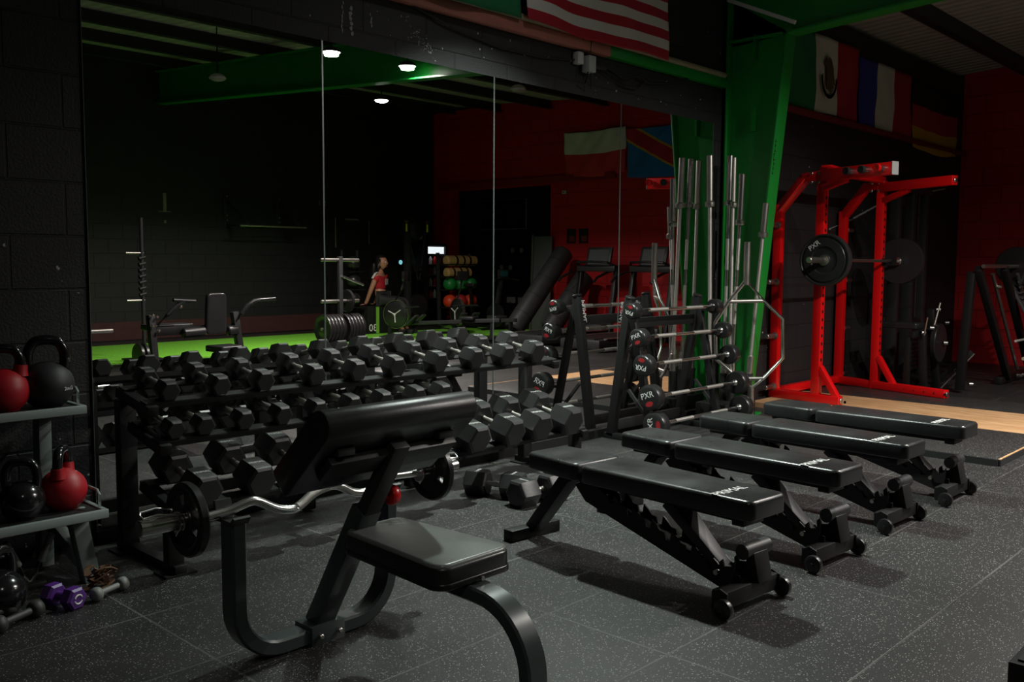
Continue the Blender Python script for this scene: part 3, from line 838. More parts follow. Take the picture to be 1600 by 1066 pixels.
# small things under the rack
def round_dumbbell(label, c, d, L_, rh, hm, kind='hex', rr=None):
    t = thing('small_dumbbell', label, 'dumbbell', (c[0], c[1], 0), math.atan2(d[1], d[0]) - PI / 2, 'small dumbbells under the grey rack')
    for s in (-1, 1):
        b = MB()
        if kind == 'hex':
            R = rh / math.cos(PI / 6); hl = rh * 1.35
            b.lathe([(0, -hl / 2), (R * 0.80, -hl / 2), (R, -hl / 2 + R * 0.18), (R, hl / 2 - R * 0.18), (R * 0.80, hl / 2), (0, hl / 2)], (0, s * L_ / 2, rh), (0, 1, 0), 6)
        else:
            hl = rh * 1.5
            b.lathe([(0, -hl / 2), (rh * 0.6, -hl / 2), (rh * 0.93, -hl / 2 + rh * 0.3), (rh, 0), (rh * 0.93, hl / 2 - rh * 0.3), (rh * 0.6, hl / 2), (0, hl / 2)], (0, s * L_ / 2, rh), (0, 1, 0), 20)
        h = b.build('head', hm, t, angle=30 if kind == 'hex' else 60)
        if kind == 'hex' and s == -1:
            r0 = rh * 0.42
            e = MB()
            for a0 in (0.25, 0.25 + PI):
                e.tube([(r0 * math.cos(a0 + k * 0.25), -L_ / 2 - rh * 0.68, rh + r0 * math.sin(a0 + k * 0.25)) for k in range(11)], 0.0032, 6)
            e.build('emblem', M_WHITE, h)
    b = MB(); b.cyl((0, -L_ / 2, rh), (0, L_ / 2, rh), rr or rh * 0.42, seg=16); b.build('handle', hm, t)
    return t
round_dumbbell('purple hex dumbbell with a broken ring emblem, on the floor by the grey rack leg', (1.262, 3.415), (-0.32, 0.9), 0.100, 0.038, M_PURP)
round_dumbbell('pale grey vinyl dumbbell on the floor in front of the leather strap', (1.425, 3.405), (0.93, 0.37), 0.125, 0.026, M_GREYV, 'round')
M_DKV = mat('dark_grey_vinyl', (0.035, 0.034, 0.031), 0.55)
round_dumbbell('dark grey dumbbell on the floor left of the purple one, nearer the camera', (1.085, 3.345), (0.9, 0.42), 0.155, 0.031, M_DKV, 'round')
round_dumbbell('dark grey dumbbell on the floor left of the purple one, nearer the wall', (1.02, 3.42), (0.9, 0.42), 0.150, 0.031, M_DKV, 'round')
b = MB(); rng = random.Random(5)
for k in range(9):
    a = rng.uniform(0, 6.28); r_ = rng.uniform(0.022, 0.05); zc = 0.018 + 0.0075 * k
    pts = [(r_ * math.cos(a + s * 0.5) + rng.uniform(-.006, .006), r_ * 0.8 * math.sin(a + s * 0.5), max(0.012, zc + 0.014 * math.sin(s * 1.1 + a))) for s in range(9)]
    b.sweep(pts, [(-0.011, -0.0018), (0.011, -0.0018), (0.011, 0.0018), (-0.011, 0.0018)])
b.sweep([(-0.02, 0.0, 0.02), (-0.055, -0.012, 0.018), (-0.085, -0.005, 0.012), (-0.10, 0.01, 0.006)], [(-0.009, -0.002), (0.009, -0.002), (0.009, 0.002), (-0.009, 0.002)])
st = tag(b.build('leather_strap', M_LEATH), 'tangled brown leather strap on the floor at the grey rack leg', 'strap'); st.location = (1.435, 3.505, 0.0)
# cable attachments lying under the lower shelf
at = thing('cable_attachment', 'pair of pale rubber grips on a metal cable attachment under the lower shelf', 'cable attachment', (1.255, 3.70, 0))
for (dx, tilt) in ((-0.045, -0.05), (0.035, 0.035)):
    b = MB(); b.cyl((dx, 0, 0.095), (dx + tilt, -0.02, 0.20), 0.014, seg=14, bev=0.003); b.build('grip', M_GREYV, at)
    b = MB(); b.tube([(dx, 0, 0.10), (dx * 0.6, 0.01, 0.05), (0, 0.02, 0.012)], 0.006, 8); b.build('arm', M_STEEL, at)
b = MB(); b.box((0, 0.02, 0.010), (0.10, 0.07, 0.02), bev=0.005); b.build('swivel', M_BLK2, at)
at = thing('cable_attachment', 'chrome D-shaped cable handle standing at the left edge under the lower shelf', 'cable attachment', (1.115, 3.60, 0))
b = MB(); b.tube([(-0.05, 0, 0.012), (-0.06, 0, 0.13), (-0.03, 0, 0.175), (0.02, 0, 0.175), (0.045, 0, 0.15), (0.02, 0, 0.012)], 0.007, 10); b.build('bar', M_CHROME, at)
b = MB(); b.cyl((-0.055, 0, 0.013), (0.03, 0, 0.013), 0.013, seg=14); b.build('grip', M_BLK2, at)

# ================================================================== PREACHER CURL BENCH
pb = thing('preacher_bench', 'slate grey preacher curl bench with black pads and a red knob', 'bench', (1.745, 2.50, 0))
def U(x, y, z): return (x - 1.745, y - 2.50, z)
def arc(c, r, a0, a1, n, pl):
    return [tuple(V(c) + V(pl[0]) * (r * math.cos(a0 + (a1 - a0) * k / n)) + V(pl[1]) * (r * math.sin(a0 + (a1 - a0) * k / n))) for k in range(n + 1)]
xz = ((1, 0, 0), (0, 0, 1))
h_ = 0.027
path = [U(1.435, 2.52, 0.455), U(1.435, 2.52, 0.25)] + arc(U(1.435 + 0.15, 2.52, 0.15 + h_), 0.15, PI, 1.5 * PI, 8, xz) + arc(U(2.025 - 0.15, 2.52, 0.15 + h_), 0.15, 1.5 * PI, 2 * PI, 8, xz) + [U(2.025, 2.52, 0.455)]
b = MB(); b.rtube(path, 0.075, 0.050, (0, 1, 0)); b.build('u_frame', M_FRAME, pb)
for x in (1.435, 2.025):
    b = MB()
    b.prism([(-0.05, 0.0), (0.055, 0.0), (0.070, 0.022), (0.060, 0.026), (0.045, 0.010), (-0.03, 0.010), (-0.045, 0.060), (-0.055, 0.060)], U(x, 2.535, 0.455), (0, -1, 0), (0, 0, 1), 0.055)
    b.build('bar_hook', M_BLK2, pb)
b = MB(); b.bar(U(1.745, 2.525, 0.055), U(1.745, 2.262, 0.49), 0.075, 0.062, up=(0, -1, 0), bev=0.004); b.build('main_post', M_FRAME, pb)
b = MB(); b.bar(U(1.745, 2.285, 0.44), U(1.745, 2.106, 0.715), 0.060, 0.045, up=(0, -1, 0), bev=0.004); b.build('sliding_post', M_BLK2, pb)
b = MB(); b.box(U(1.745, 2.52, 0.03), (0.13, 0.10, 0.066), bev=0.003); bp_ = b.build('base_clamp', M_FRAME, pb)
for dx in (-0.035, 0.04):
    b = MB(); b.cyl(U(1.745 + dx, 2.466, 0.03), U(1.745 + dx, 2.455, 0.03), 0.009, seg=12, bev=0.003); b.build('bolt', M_STEEL, bp_)
b = MB(); b.cyl(U(1.77, 2.235, 0.522), U(1.807, 2.235, 0.522), 0.010, seg=12); b.lathe([(0, 0)] + [(0.029, 0.0), (0.033, 0.006), (0.033, 0.022), (0.028, 0.030)] + [(0, 0.030)], U(1.806, 2.235, 0.522), (1, 0, 0), 10)
b.build('knob', M_REDPL, pb)
# arm pad: its long axis along x, sloping away from the seat
pd = V((0, 0.30, -0.285)).normalized(); pn = V((0, 0.285, 0.30)).normalized()
A = V(U(1.745, 2.085, 0.842)) 
th = 0.094
prof = [(0.047 - 0.047 * math.sin(a * PI / 10), -0.017 + 0.047 * math.cos(a * PI / 10)) for a in range(11)]      # round upper edge
prof = [(p, q) for p, q in prof] + [(0.322, -0.064), (0.331, -0.060), (0.335, -0.050), (0.335, 0.016), (0.331, 0.026), (0.322, 0.030)]
b = MB(); b.prism(prof, A, pd, pn, 0.565, bev=0.007); b.build('arm_pad', M_VINYL, pb, angle=30)
mid = A + pd * 0.175 - pn * 0.080
b = MB(); b.bar(mid + V((-0.235, 0, 0)), mid + V((0.245, 0, 0)), 0.085, 0.030, up=pn, bev=0.004); b.build('pad_bracket', M_BLK2, pb)
for dx in (-0.19, 0.19):
    b = MB(); b.box(mid + V((dx, 0, 0)) + pn * 0.012 - pd * 0.062, (0.06, 0.03, 0.022), bev=0.003); b.build('pad_tab', M_BLK2, pb)
# seat
Ms = Matrix.Translation(V(U(1.795, 1.82, 0.365)))
b = MB(); b.slab(0.29, 0.235, 0.49, 0.052, rc=0.045, be=0.012, M=Ms); b.build('seat', M_VINYL, pb)
b = MB(); b.slab(0.282, 0.227, 0.482, 0.022, rc=0.042, be=0.011, M=Matrix.Translation(V(U(1.795, 1.824, 0.403))), crown=0.006); b.build('seat_top', M_VINYL2, pb)
b = MB(); b.slab(0.296, 0.240, 0.495, 0.020, rc=0.045, be=0.006, M=Matrix.Translation(V(U(1.795, 1.8175, 0.352)))); b.build('seat_board', M_PIPING, pb)
yz = ((0, 1, 0), (0, 0, 1))
leg = [U(1.79, 2.27, 0.328), U(1.79, 1.95, 0.328), U(1.79, 1.815, 0.326)] + arc(U(1.79, 1.795, 0.135), 0.19, 0.5 * PI, PI, 9, yz) + [U(1.79, 1.605, 0.004)]
b = MB(); b.rtube(leg, 0.075, 0.045, (1, 0, 0)); b.build('seat_support', M_FRAME, pb)
b = MB(); b.cyl(U(1.80, 1.812, 0.362), U(1.80, 1.806, 0.362), 0.007, seg=10); b.build('bolt', M_STEEL, pb)

# EZ curl bar resting on the hooks
ez = thing('ez_curl_bar', 'chrome cambered curl bar lying in the hooks of the preacher bench', 'barbell', (1.745, 2.545, 0.480))
def E(x, z): return (x - 1.745, 0, z - 0.480)
kp = [E(1.305, .478), E(1.42, .484), E(1.50, .500), E(1.535, .497), E(1.60, .462), E(1.655, .448), E(1.69, .455), E(1.745, .486), E(1.80, .498), E(1.845, .492), E(1.90, .462), E(1.95, .452), E(2.0, .462), E(2.06, .486), E(2.12, .486), E(2.21, .480)]
P = []
for i in range(len(kp) - 1):
    p0, p1, p2, p3 = V(kp[max(i - 1, 0)]), V(kp[i]), V(kp[i + 1]), V(kp[min(i + 2, len(kp) - 1)])
    for s in (0, 0.25, 0.5, 0.75):
        P.append(0.5 * ((2 * p1) + (p2 - p0) * s + (2 * p0 - 5 * p1 + 4 * p2 - p3) * s * s + (3 * p1 - p0 - 3 * p2 + p3) * s ** 3))
P.append(V(kp[-1]))
b = MB(); b.tube(P, 0.0145, 16); b.build('shaft', M_CHROME, ez, angle=60)
b = MB(); b.tube([P[k] for k in range(22, 33)], 0.0150, 16); b.build('knurled_grip', M_KNURL, ez, angle=60)
for (xa, xb_, xc) in ((1.150, 1.325, 1.335), (2.385, 2.205, 2.195)):
    z = 0.486 if xa < 1.7 else 0.480
    b = MB(); b.cyl(E(xa, z), E(xb_, z), 0.0245, seg=28, bev=0.003); sl = b.build('sleeve', M_CHROME, ez)
    b = MB(); b.cyl(E(xb_, z), E(xc, z), 0.034, seg=28, bev=0.003); b.build('collar', M_CHROME, sl)
def grip_plate(label, c, ax, R, th):
    t = thing('weight_plate', label, 'weight plate', c, 0, 'small weight plates on the curl bar')
    b = MB()
    b.lathe([(R * 0.72, -th * 0.35), (R * 0.80, -th * 0.5), (R * 0.95, -th * 0.5), (R, -th * 0.3), (R, th * 0.3), (R * 0.95, th * 0.5), (R * 0.80, th * 0.5), (R * 0.72, th * 0.35)], (0, 0, 0), ax, 48, closed=True)
    b.lathe([(0.0252, -th * 0.5), (R * 0.36, -th * 0.5), (R * 0.40, -th * 0.3), (R * 0.40, th * 0.3), (R * 0.36, th * 0.5), (0.0252, th * 0.5)], (0, 0, 0), ax, 32, closed=True)
    for k in range(3):
        a = 2 * PI * k / 3 + 0.35
        pl = [(R * 0.37 * math.cos(a + s), R * 0.37 * math.sin(a + s)) for s in (-0.85, -0.4, 0, 0.4, 0.85)]
        pl += [(R * 0.76 * math.cos(a + s), R * 0.76 * math.sin(a + s)) for s in (0.90, 0.6, 0.3, 0, -0.3, -0.6, -0.90)]
        b.prism(pl, (0, 0, 0), (0, 1, 0), (0, 0, 1), th * 0.6)
    b.build('disc', M_RUB2, t)
    return t
grip_plate('small black grip plate on the left end of the curl bar', (1.300, 2.545, 0.486), (1, 0, 0), 0.112, 0.032)
grip_plate('small black grip plate on the right end of the curl bar', (2.262, 2.545, 0.480), (1, 0, 0), 0.112, 0.032)
def spring_clip(label, c, s):
    t = thing('spring_clip', label, 'collar clip', c, 0, 'spring clips on the curl bar')
    b = MB()
    b.tube([(s * 0.006 * k / 14 * 2, 0.0275 * math.cos(0.5 * k), 0.0275 * math.sin(0.5 * k)) for k in range(36)], 0.0028, 6); b.build('coil', M_CHROME, t)
    b = MB()
    b.tube([(0, 0.0275, 0), (0, 0.02, 0.035), (-s * 0.055, 0.012, 0.048), (-s * 0.10, 0.012, 0.044), (-s * 0.105, 0.0, 0.036), (-s * 0.10, -0.010, 0.030), (-s * 0.06, -0.012, 0.034), (s * 0.02, -0.018, 0.022)], 0.0034, 8); b.build('grip', M_CHROME, t)
    return t
spring_clip('chrome spring clip on the left end of the curl bar', (1.262, 2.545, 0.486), 1)
spring_clip('chrome spring clip on the right end of the curl bar', (2.285, 2.545, 0.480), -1)

# ================================================================== FLAT BENCHES
def make_bench(label, x, rz, y=2.15):
    t = thing('flat_bench', label, 'bench', (x, y, 0), rz, 'adjustable flat benches in a row')
    b = MB(); b.slab(0.235, 0.285, 0.815, 0.075, rc=0.035, be=0.018, M=Matrix.Translation(V((0, -0.59, 0.345)))); bk = b.build('back_pad', M_VINYL, t)
    text('PRIMAL', 0.056, (-0.028, -0.44, 0.4205), (1, 0, 0), (0, 1, 0), M_WHITE, bk, 'lettering', 0.0004)
    b = MB(); b.slab(0.285, 0.24, 0.325, 0.075, rc=0.03, be=0.018, M=Matrix.Translation(V((0, 0.24, 0.345)))); b.build('seat_pad', M_VINYL, t)
    b = MB(); b.box((0, -0.15, 0.330), (0.10, 0.70, 0.026), bev=0.003); b.box((0, -0.50, 0.322), (0.13, 0.05, 0.03), bev=0.003); b.build('back_frame', M_BLK, t)
    b = MB(); b.box((0, 0.40, 0.330), (0.09, 0.27, 0.026), bev=0.003); b.build('seat_frame', M_BLK, t)
    # notched main beam: two side plates from under the seat down to the wheels
    for s in (-1, 1):
        b = MB()
        top = [(0.30, 0.325), (0.22, 0.322)]
        ys = [0.14, 0.04, -0.06, -0.16, -0.26, -0.36]
        def zt(y): return 0.275 - (0.14 - y) * 0.285
        for q in ys:
            z = zt(q)
            top += [(q + 0.035, z + 0.014), (q + 0.012, z + 0.010), (q + 0.004, z - 0.016), (q - 0.016, z - 0.016), (q - 0.022, z + 0.022), (q - 0.036, z + 0.012)]
        top += [(-0.42, 0.125), (-0.50, 0.115)]
        bot = [(-0.50, 0.045), (-0.44, 0.045), (0.28, 0.240), (0.34, 0.30)]
        b.prism(top + bot, (s * 0.036, 0, 0), (0, 1, 0), (0, 0, 1), 0.007)
        b.build('notched_plate', M_BLK, t)
    b = MB(); b.bar((0, 0.30, 0.275), (0, -0.47, 0.070), 0.064, 0.045, bev=0.003); b.build('main_beam', M_BLK, t)
    # support strut from the back pad down into a notch
    b = MB(); b.bar((0, -0.16, 0.325), (0, -0.415, 0.105), 0.11, 0.045, bev=0.004, w1=0.055, h1=0.04); b.build('support_strut', M_BLK2, t)
    b = MB(); b.cyl((-0.065, -0.41, 0.112), (0.065, -0.41, 0.112), 0.010, seg=12); b.build('strut_pin', M_STEEL, t)
    for s in (-1, 1):
        b = MB(); b.prism([(-0.03, 0), (0.03, 0), (0.036, 0.085), (0.018, 0.055), (-0.012, 0.05), (-0.02, 0.075), (-0.034, 0.06)], (s * 0.048, -0.45, 0.09), (0, -1, 0), (0, 0, 1), 0.008); b.build('catch_plate', M_BLK, t)
    # rear leg and foot
    b = MB(); b.bar((0, 0.40, 0.325), (0, 0.635, 0.04), 0.085, 0.055, up=(0, 1, 0), bev=0.004, w1=0.075); b.build('rear_leg', M_BLK, t)
    b = MB(); b.box((0, 0.65, 0.026), (0.30, 0.06, 0.052), bev=0.004); b.build('rear_foot', M_BLK, t)
    # wheel axle beam, wheels, foot roller
    b = MB(); b.box((0, -0.50, 0.060), (0.335, 0.062, 0.062), bev=0.005); b.build('axle_beam', M_BLK, t)
    for s in (-1, 1):
        b = MB(); b.prism([(-0.032, -0.035), (0.03, -0.035), (0.034, 0.025), (0.0, 0.042), (-0.032, 0.03)], (s * 0.166, -0.505, 0.058), (0, 1, 0), (0, 0, 1), 0.007); b.build('wheel_bracket', M_BLK, t)
        b = MB(); b.lathe([(0, -0.014), (0.026, -0.014), (0.036, -0.010), (0.0375, 0), (0.036, 0.010), (0.026, 0.014), (0, 0.014)], (s * 0.186, -0.535, 0.0375), (1, 0, 0), 24); wl = b.build('wheel', M_RUB2, t)
        b = MB(); b.cyl((s * 0.198, -0.535, 0.0375), (s * 0.206, -0.535, 0.0375), 0.008, seg=10); b.build('axle_bolt', M_BLK2, wl)
    b = MB(); b.prism([(-0.045, 0.0), (0.03, 0.0), (0.005, 0.11), (-0.02, 0.11)], (0.06, -0.50, 0.085), (0, 1, 0), (0, 0, 1), 0.09, bev=0.003); b.build('roller_post', M_BLK, t)
    b = MB(); b.cyl((-0.02, -0.49, 0.198), (0.145, -0.49, 0.198), 0.029, seg=24, bev=0.004); b.build('foot_roller', M_BLK2, t)
    return t
make_bench('black flat bench nearest the camera, first of the row, next to the preacher bench', 3.05, -0.085)
make_bench('black flat bench second in the row, counted from the preacher bench', 3.735, -0.07)
make_bench('black flat bench third in the row, counted from the preacher bench', 4.475, -0.05, 2.16)
make_bench('black flat bench last in the row, next to the wooden platform', 5.17, -0.01, 2.14)
# ================================================================== FIXED BARBELL RACK
br_ = thing('barbell_rack', 'black A-frame rack of fixed barbells in front of the last mirror', 'barbell rack', (5.72, 3.80, 0))
def B(x, y, z): return (x - 5.72, y - 3.80, z)
BB = [(3.740, 0.925, 0.057), (3.685, 0.745, 0.064), (3.645, 0.560, 0.075), (3.590, 0.345, 0.088), (3.550, 0.160, 0.090)]
for x in (5.265, 6.13):
    b = MB(); b.bar(B(x, 3.99, 0.02), B(x, 3.845, 1.0), 0.055, 0.06, up=(0, 1, 0), bev=0.004); lg = b.build('rear_leg', M_BLK, br_)
    b = MB(); b.bar(B(x, 3.63, 0.03), B(x, 3.83, 0.94), 0.045, 0.05, up=(0, 1, 0), bev=0.004); b.build('front_leg', M_BLK, br_)
    b = MB(); b.bar(B(x, 3.50, 0.022), B(x, 4.04, 0.022), 0.055, 0.04, bev=0.004); b.build('foot', M_BLK, br_)
    b = MB(); b.cyl(B(x, 3.845, 1.0), B(x, 3.84, 1.018), 0.036, seg=20, bev=0.004); b.build('end_cap', M_BLK, lg)
    b = MB(); b.bar(B(x + 0.03, 3.60, 0.06), B(x + 0.02, 3.86, 0.36), 0.02, 0.02); b.build('brace', M_BLK2, br_)
    for (y, z, r) in BB:
        b = MB(); b.prism([(-0.03, -0.03), (0.035, -0.03), (0.042, 0.012), (0.028, 0.012), (0.018, -0.013), (-0.03, -0.013)], B(x, y, z), (0, -1, 0), (0, 0, 1), 0.035)
        b.bar(B(x, y + 0.02, z - 0.022), B(x, 3.63 + (z - 0.03) * 0.2198, z - 0.022), 0.03, 0.02); b.build('saddle', M_BLK, br_)
text('PRIMAL', 0.05, B(5.265, 3.915, 0.90), (0, 0.15, -1), (-1, 0, 0), M_WHITE, br_, 'lettering')
for (z, y) in ((0.83, 3.87), (0.10, 3.96)):
    b = MB(); b.bar(B(5.28, y, z), B(6.12, y, z), 0.04, 0.07, bev=0.003); b.build('cross_beam', M_BLK, br_)
M_REDDOT = mat('red_print', (0.24, 0.006, 0.010), 0.5)
names = ['topmost', 'second from the top', 'middle', 'second from the bottom', 'bottom']
for i, (y, z, r) in enumerate(BB):
    xl, xr = 5.165 + 0.006 * i, 6.215 + 0.035 * min(i, 3)
    t = thing('fixed_barbell', '%s barbell on the fixed barbell rack, with black rubber heads' % names[i], 'barbell', ((xl + xr) / 2, y, z), 0, 'fixed barbells on the A-frame rack')
    hx = (xr - xl) / 2
    b = MB(); b.cyl((-hx, 0, 0), (hx, 0, 0), 0.0135, seg=16); sh = b.build('shaft', M_CHROME, t)
    for s in (-1, 1):
        b = MB(); b.cyl((s * 0.12, 0, 0), (s * 0.34, 0, 0), 0.0142, seg=16); b.build('knurled_grip', M_KNURL, sh)
        b = MB(); b.lathe([(0.0, -0.048), (r * 0.76, -0.048), (r * 0.82, -0.046), (r * 0.95, -0.040), (r, -0.030), (r, 0.028), (r * 0.92, 0.040), (r * 0.5, 0.046), (0.0, 0.046)], (s * hx, 0, 0), (s * -1.0, 0, 0), 40)
        hd = b.build('head', M_RUB2, t)
        b = MB(); b.lathe([(0.028, -0.02), (0.028, 0), (0.02, 0.012), (0.0136, 0.014), (0.0136, -0.02)], (s * (hx - 0.046), 0, 0), (-s, 0, 0), 20); b.build('end_nut', M_CHROME, t)
        # printed end: logo above, red weight mark below, turned differently on every bar
        a = [2.9, 0.4, 3.05, 0.35, 1.7][i]
        xd = V((0, -s * -1 * math.cos(a), math.sin(a))) if False else V((0, (-1 if s < 0 else 1) * math.cos(a), math.sin(a)))
        zax = V((s, 0, 0)); yd = zax.cross(xd)
        o = V((s * (hx + 0.0484), 0, 0))
        text('PXR', r * 0.66, o + yd * r * 0.18, xd, yd, M_PALE, hd, 'logo', 0.0004)
        e = MB(); q = []
        for k in range(20):
            w_ = 2 * PI * k / 20
            q.append((r * 0.36 * math.cos(w_), -r * 0.50 + r * 0.20 * math.sin(w_)))
        e.prism(q, o, xd, yd, 0.0010); e.build('weight_mark', M_REDDOT, hd)

# ================================================================== OLYMPIC BARS IN A FLOOR HOLDER
hd = thing('bar_holder', 'black floor box with upright tubes holding the long bars', 'bar holder', (6.58, 3.84, 0))
b = MB(); b.box((0, 0, 0.075), (0.46, 0.28, 0.15), bev=0.008); b.build('box', M_BLK, hd)
bars = [  # foot (x,y), top (x,y,z), kind, tone, label
    ((6.44, 3.90), (6.441, 3.955, 2.098), 1, 'long steel bar with a dull sleeve, standing left of the green column'),
    ((6.60, 3.88), (6.658, 3.90, 2.112), 0, 'tallest bright steel bar standing before the green column edge'),
    ((6.73, 3.90), (6.749, 3.92, 2.105), 1, 'dull dark bar standing just behind the tallest bright bar'),
    ((6.588, 3.805), (6.608, 3.76, 1.954), 0, 'bright steel bar standing right of the tallest one, a little shorter'),
    ((6.74, 3.745), (6.760, 3.63, 1.732), 2, 'short thin steel bar in front of the sloping green flange'),
]
for i, (ft, tp, kd, lab) in enumerate(bars):
    f = V((ft[0], ft[1], 0.15)); p = V(tp); d = (p - f).normalized(); Lb = (p - f).length
    b = MB(); b.lathe([(0.030, 0), (0.030, 0.20), (0.034, 0.20), (0.034, 0.22), (0.0265, 0.22), (0.0265, 0.0)], (f.x - 6.58, f.y - 3.84, 0.148), d, 20, closed=True); b.build('tube', M_BLK2, hd)
    t = thing('olympic_bar', lab, 'barbell', tuple(f), 0, 'long bars standing in the floor holder')
    ms, mk = (M_STEEL, M_KNURL) if kd else (M_CHROME, M_STEEL)
    sl = 0.40 if kd != 2 else 0.27
    rs = 0.0248 if kd != 2 else 0.0240
    b = MB(); b.cyl((0, 0, 0), d * 0.36, 0.0245, seg=24, bev=0.003); b.build('sleeve', ms, t)
    b = MB(); b.cyl(d * 0.36, d * (Lb - sl), 0.0140 if kd != 1 else 0.016, seg=16); sh = b.build('shaft', mk if kd else M_CHROME, t)
    if kd != 1:
        for z in ((0.62, 0.92), (1.05, 1.30)):
            b = MB(); b.cyl(d * z[0], d * z[1], 0.0147, seg=16); b.build('knurled_grip', M_KNURL, sh)
    b = MB(); b.lathe([(0, Lb - sl), (0.036, Lb - sl), (0.038, Lb - sl + 0.008), (0.038, Lb - sl + 0.032), (0.026, Lb - sl + 0.045), (0.0, Lb - sl + 0.045)], (0, 0, 0), d, 24); b.build('collar', ms, t)
    b = MB(); b.cyl(d * (Lb - sl + 0.04), d * Lb, rs, seg=28, bev=0.003); b.build('sleeve', ms, t)
# trap bar leaning in front of them
tb = thing('trap_bar', 'chrome hexagonal trap bar standing on end before the upright bars', 'trap bar', (6.635, 3.62, 0))
def T(x, y, z): return (x - 6.635, y - 3.62, z)
c0, c1 = T(6.518, 3.65, 1.125), T(6.63, 3.65, 0.255)
Rr = [T(6.652, 3.57, .962), T(6.842, 3.5, .815), T(6.863, 3.5, .498), T(6.685, 3.57, .345)]
Ll = [T(6.45, 3.76, .955), T(6.44, 3.87, .786), T(6.47, 3.87, .489), T(6.59, 3.73, .334)]
b = MB(); b.tube([c0] + Rr + [c1] + Ll[::-1] + [c0], 0.0145, 12); b.build('hexagon', M_CHROME, tb, angle=60)
for a_, b_ in ((Rr[0], Ll[0]), (Rr[3], Ll[3])):
    b = MB(); b.cyl(a_, b_, 0.0155, seg=14); b.build('handle', M_STEEL, tb)
b = MB(); b.cyl(T(6.52, 3.65, 1.085), T(6.521, 3.65, 1.42), 0.0245, seg=24, bev=0.003); b.build('sleeve', M_STEEL, tb)
b = MB(); b.cyl(T(6.63, 3.65, 0.285), T(6.635, 3.64, 0.01), 0.0245, seg=24, bev=0.003); b.cyl(T(6.635, 3.64, 0.0), T(6.635, 3.64, 0.012), 0.035, seg=20); b.build('sleeve', M_STEEL, tb)

# ================================================================== LIFTING PLATFORM
pl = thing('lifting_platform', 'lifting platform of pale wood boards between black rubber mats', 'lifting platform', (7.8, 2.9, 0))
b = MB(); b.box((6.775 - 7.8, (1.71 + 3.50) / 2 - 2.9, 0.0225), (1.09, 1.79, 0.045), bev=0.004); b.build('rubber_side', M_MAT, pl)
b = MB(); b.box((7.81 - 7.8, (1.71 + 4.03) / 2 - 2.9, 0.0225), (0.98, 2.32, 0.045)); b.build('wood_centre', M_WOOD, pl)
b = MB(); b.box((8.62 - 7.8, (1.71 + 4.03) / 2 - 2.9, 0.0225), (0.64, 2.32, 0.045), bev=0.004); b.build('rubber_side', M_MAT, pl)
b = MB(); b.box((-0.215, 1.71 - 2.9 - 0.008, 0.021), (2.71, 0.016, 0.042)); b.box((6.225 - 7.8 - 0.004, (1.71 + 3.50) / 2 - 2.9, 0.021), (0.010, 1.79, 0.042)); b.build('edge_side', M_BLK2, pl)
b = MB(); b.box((-0.215, 1.71 - 2.9 - 0.006, 0.0435), (2.71, 0.012, 0.005)); b.build('edge_strip', M_WOOD, pl)

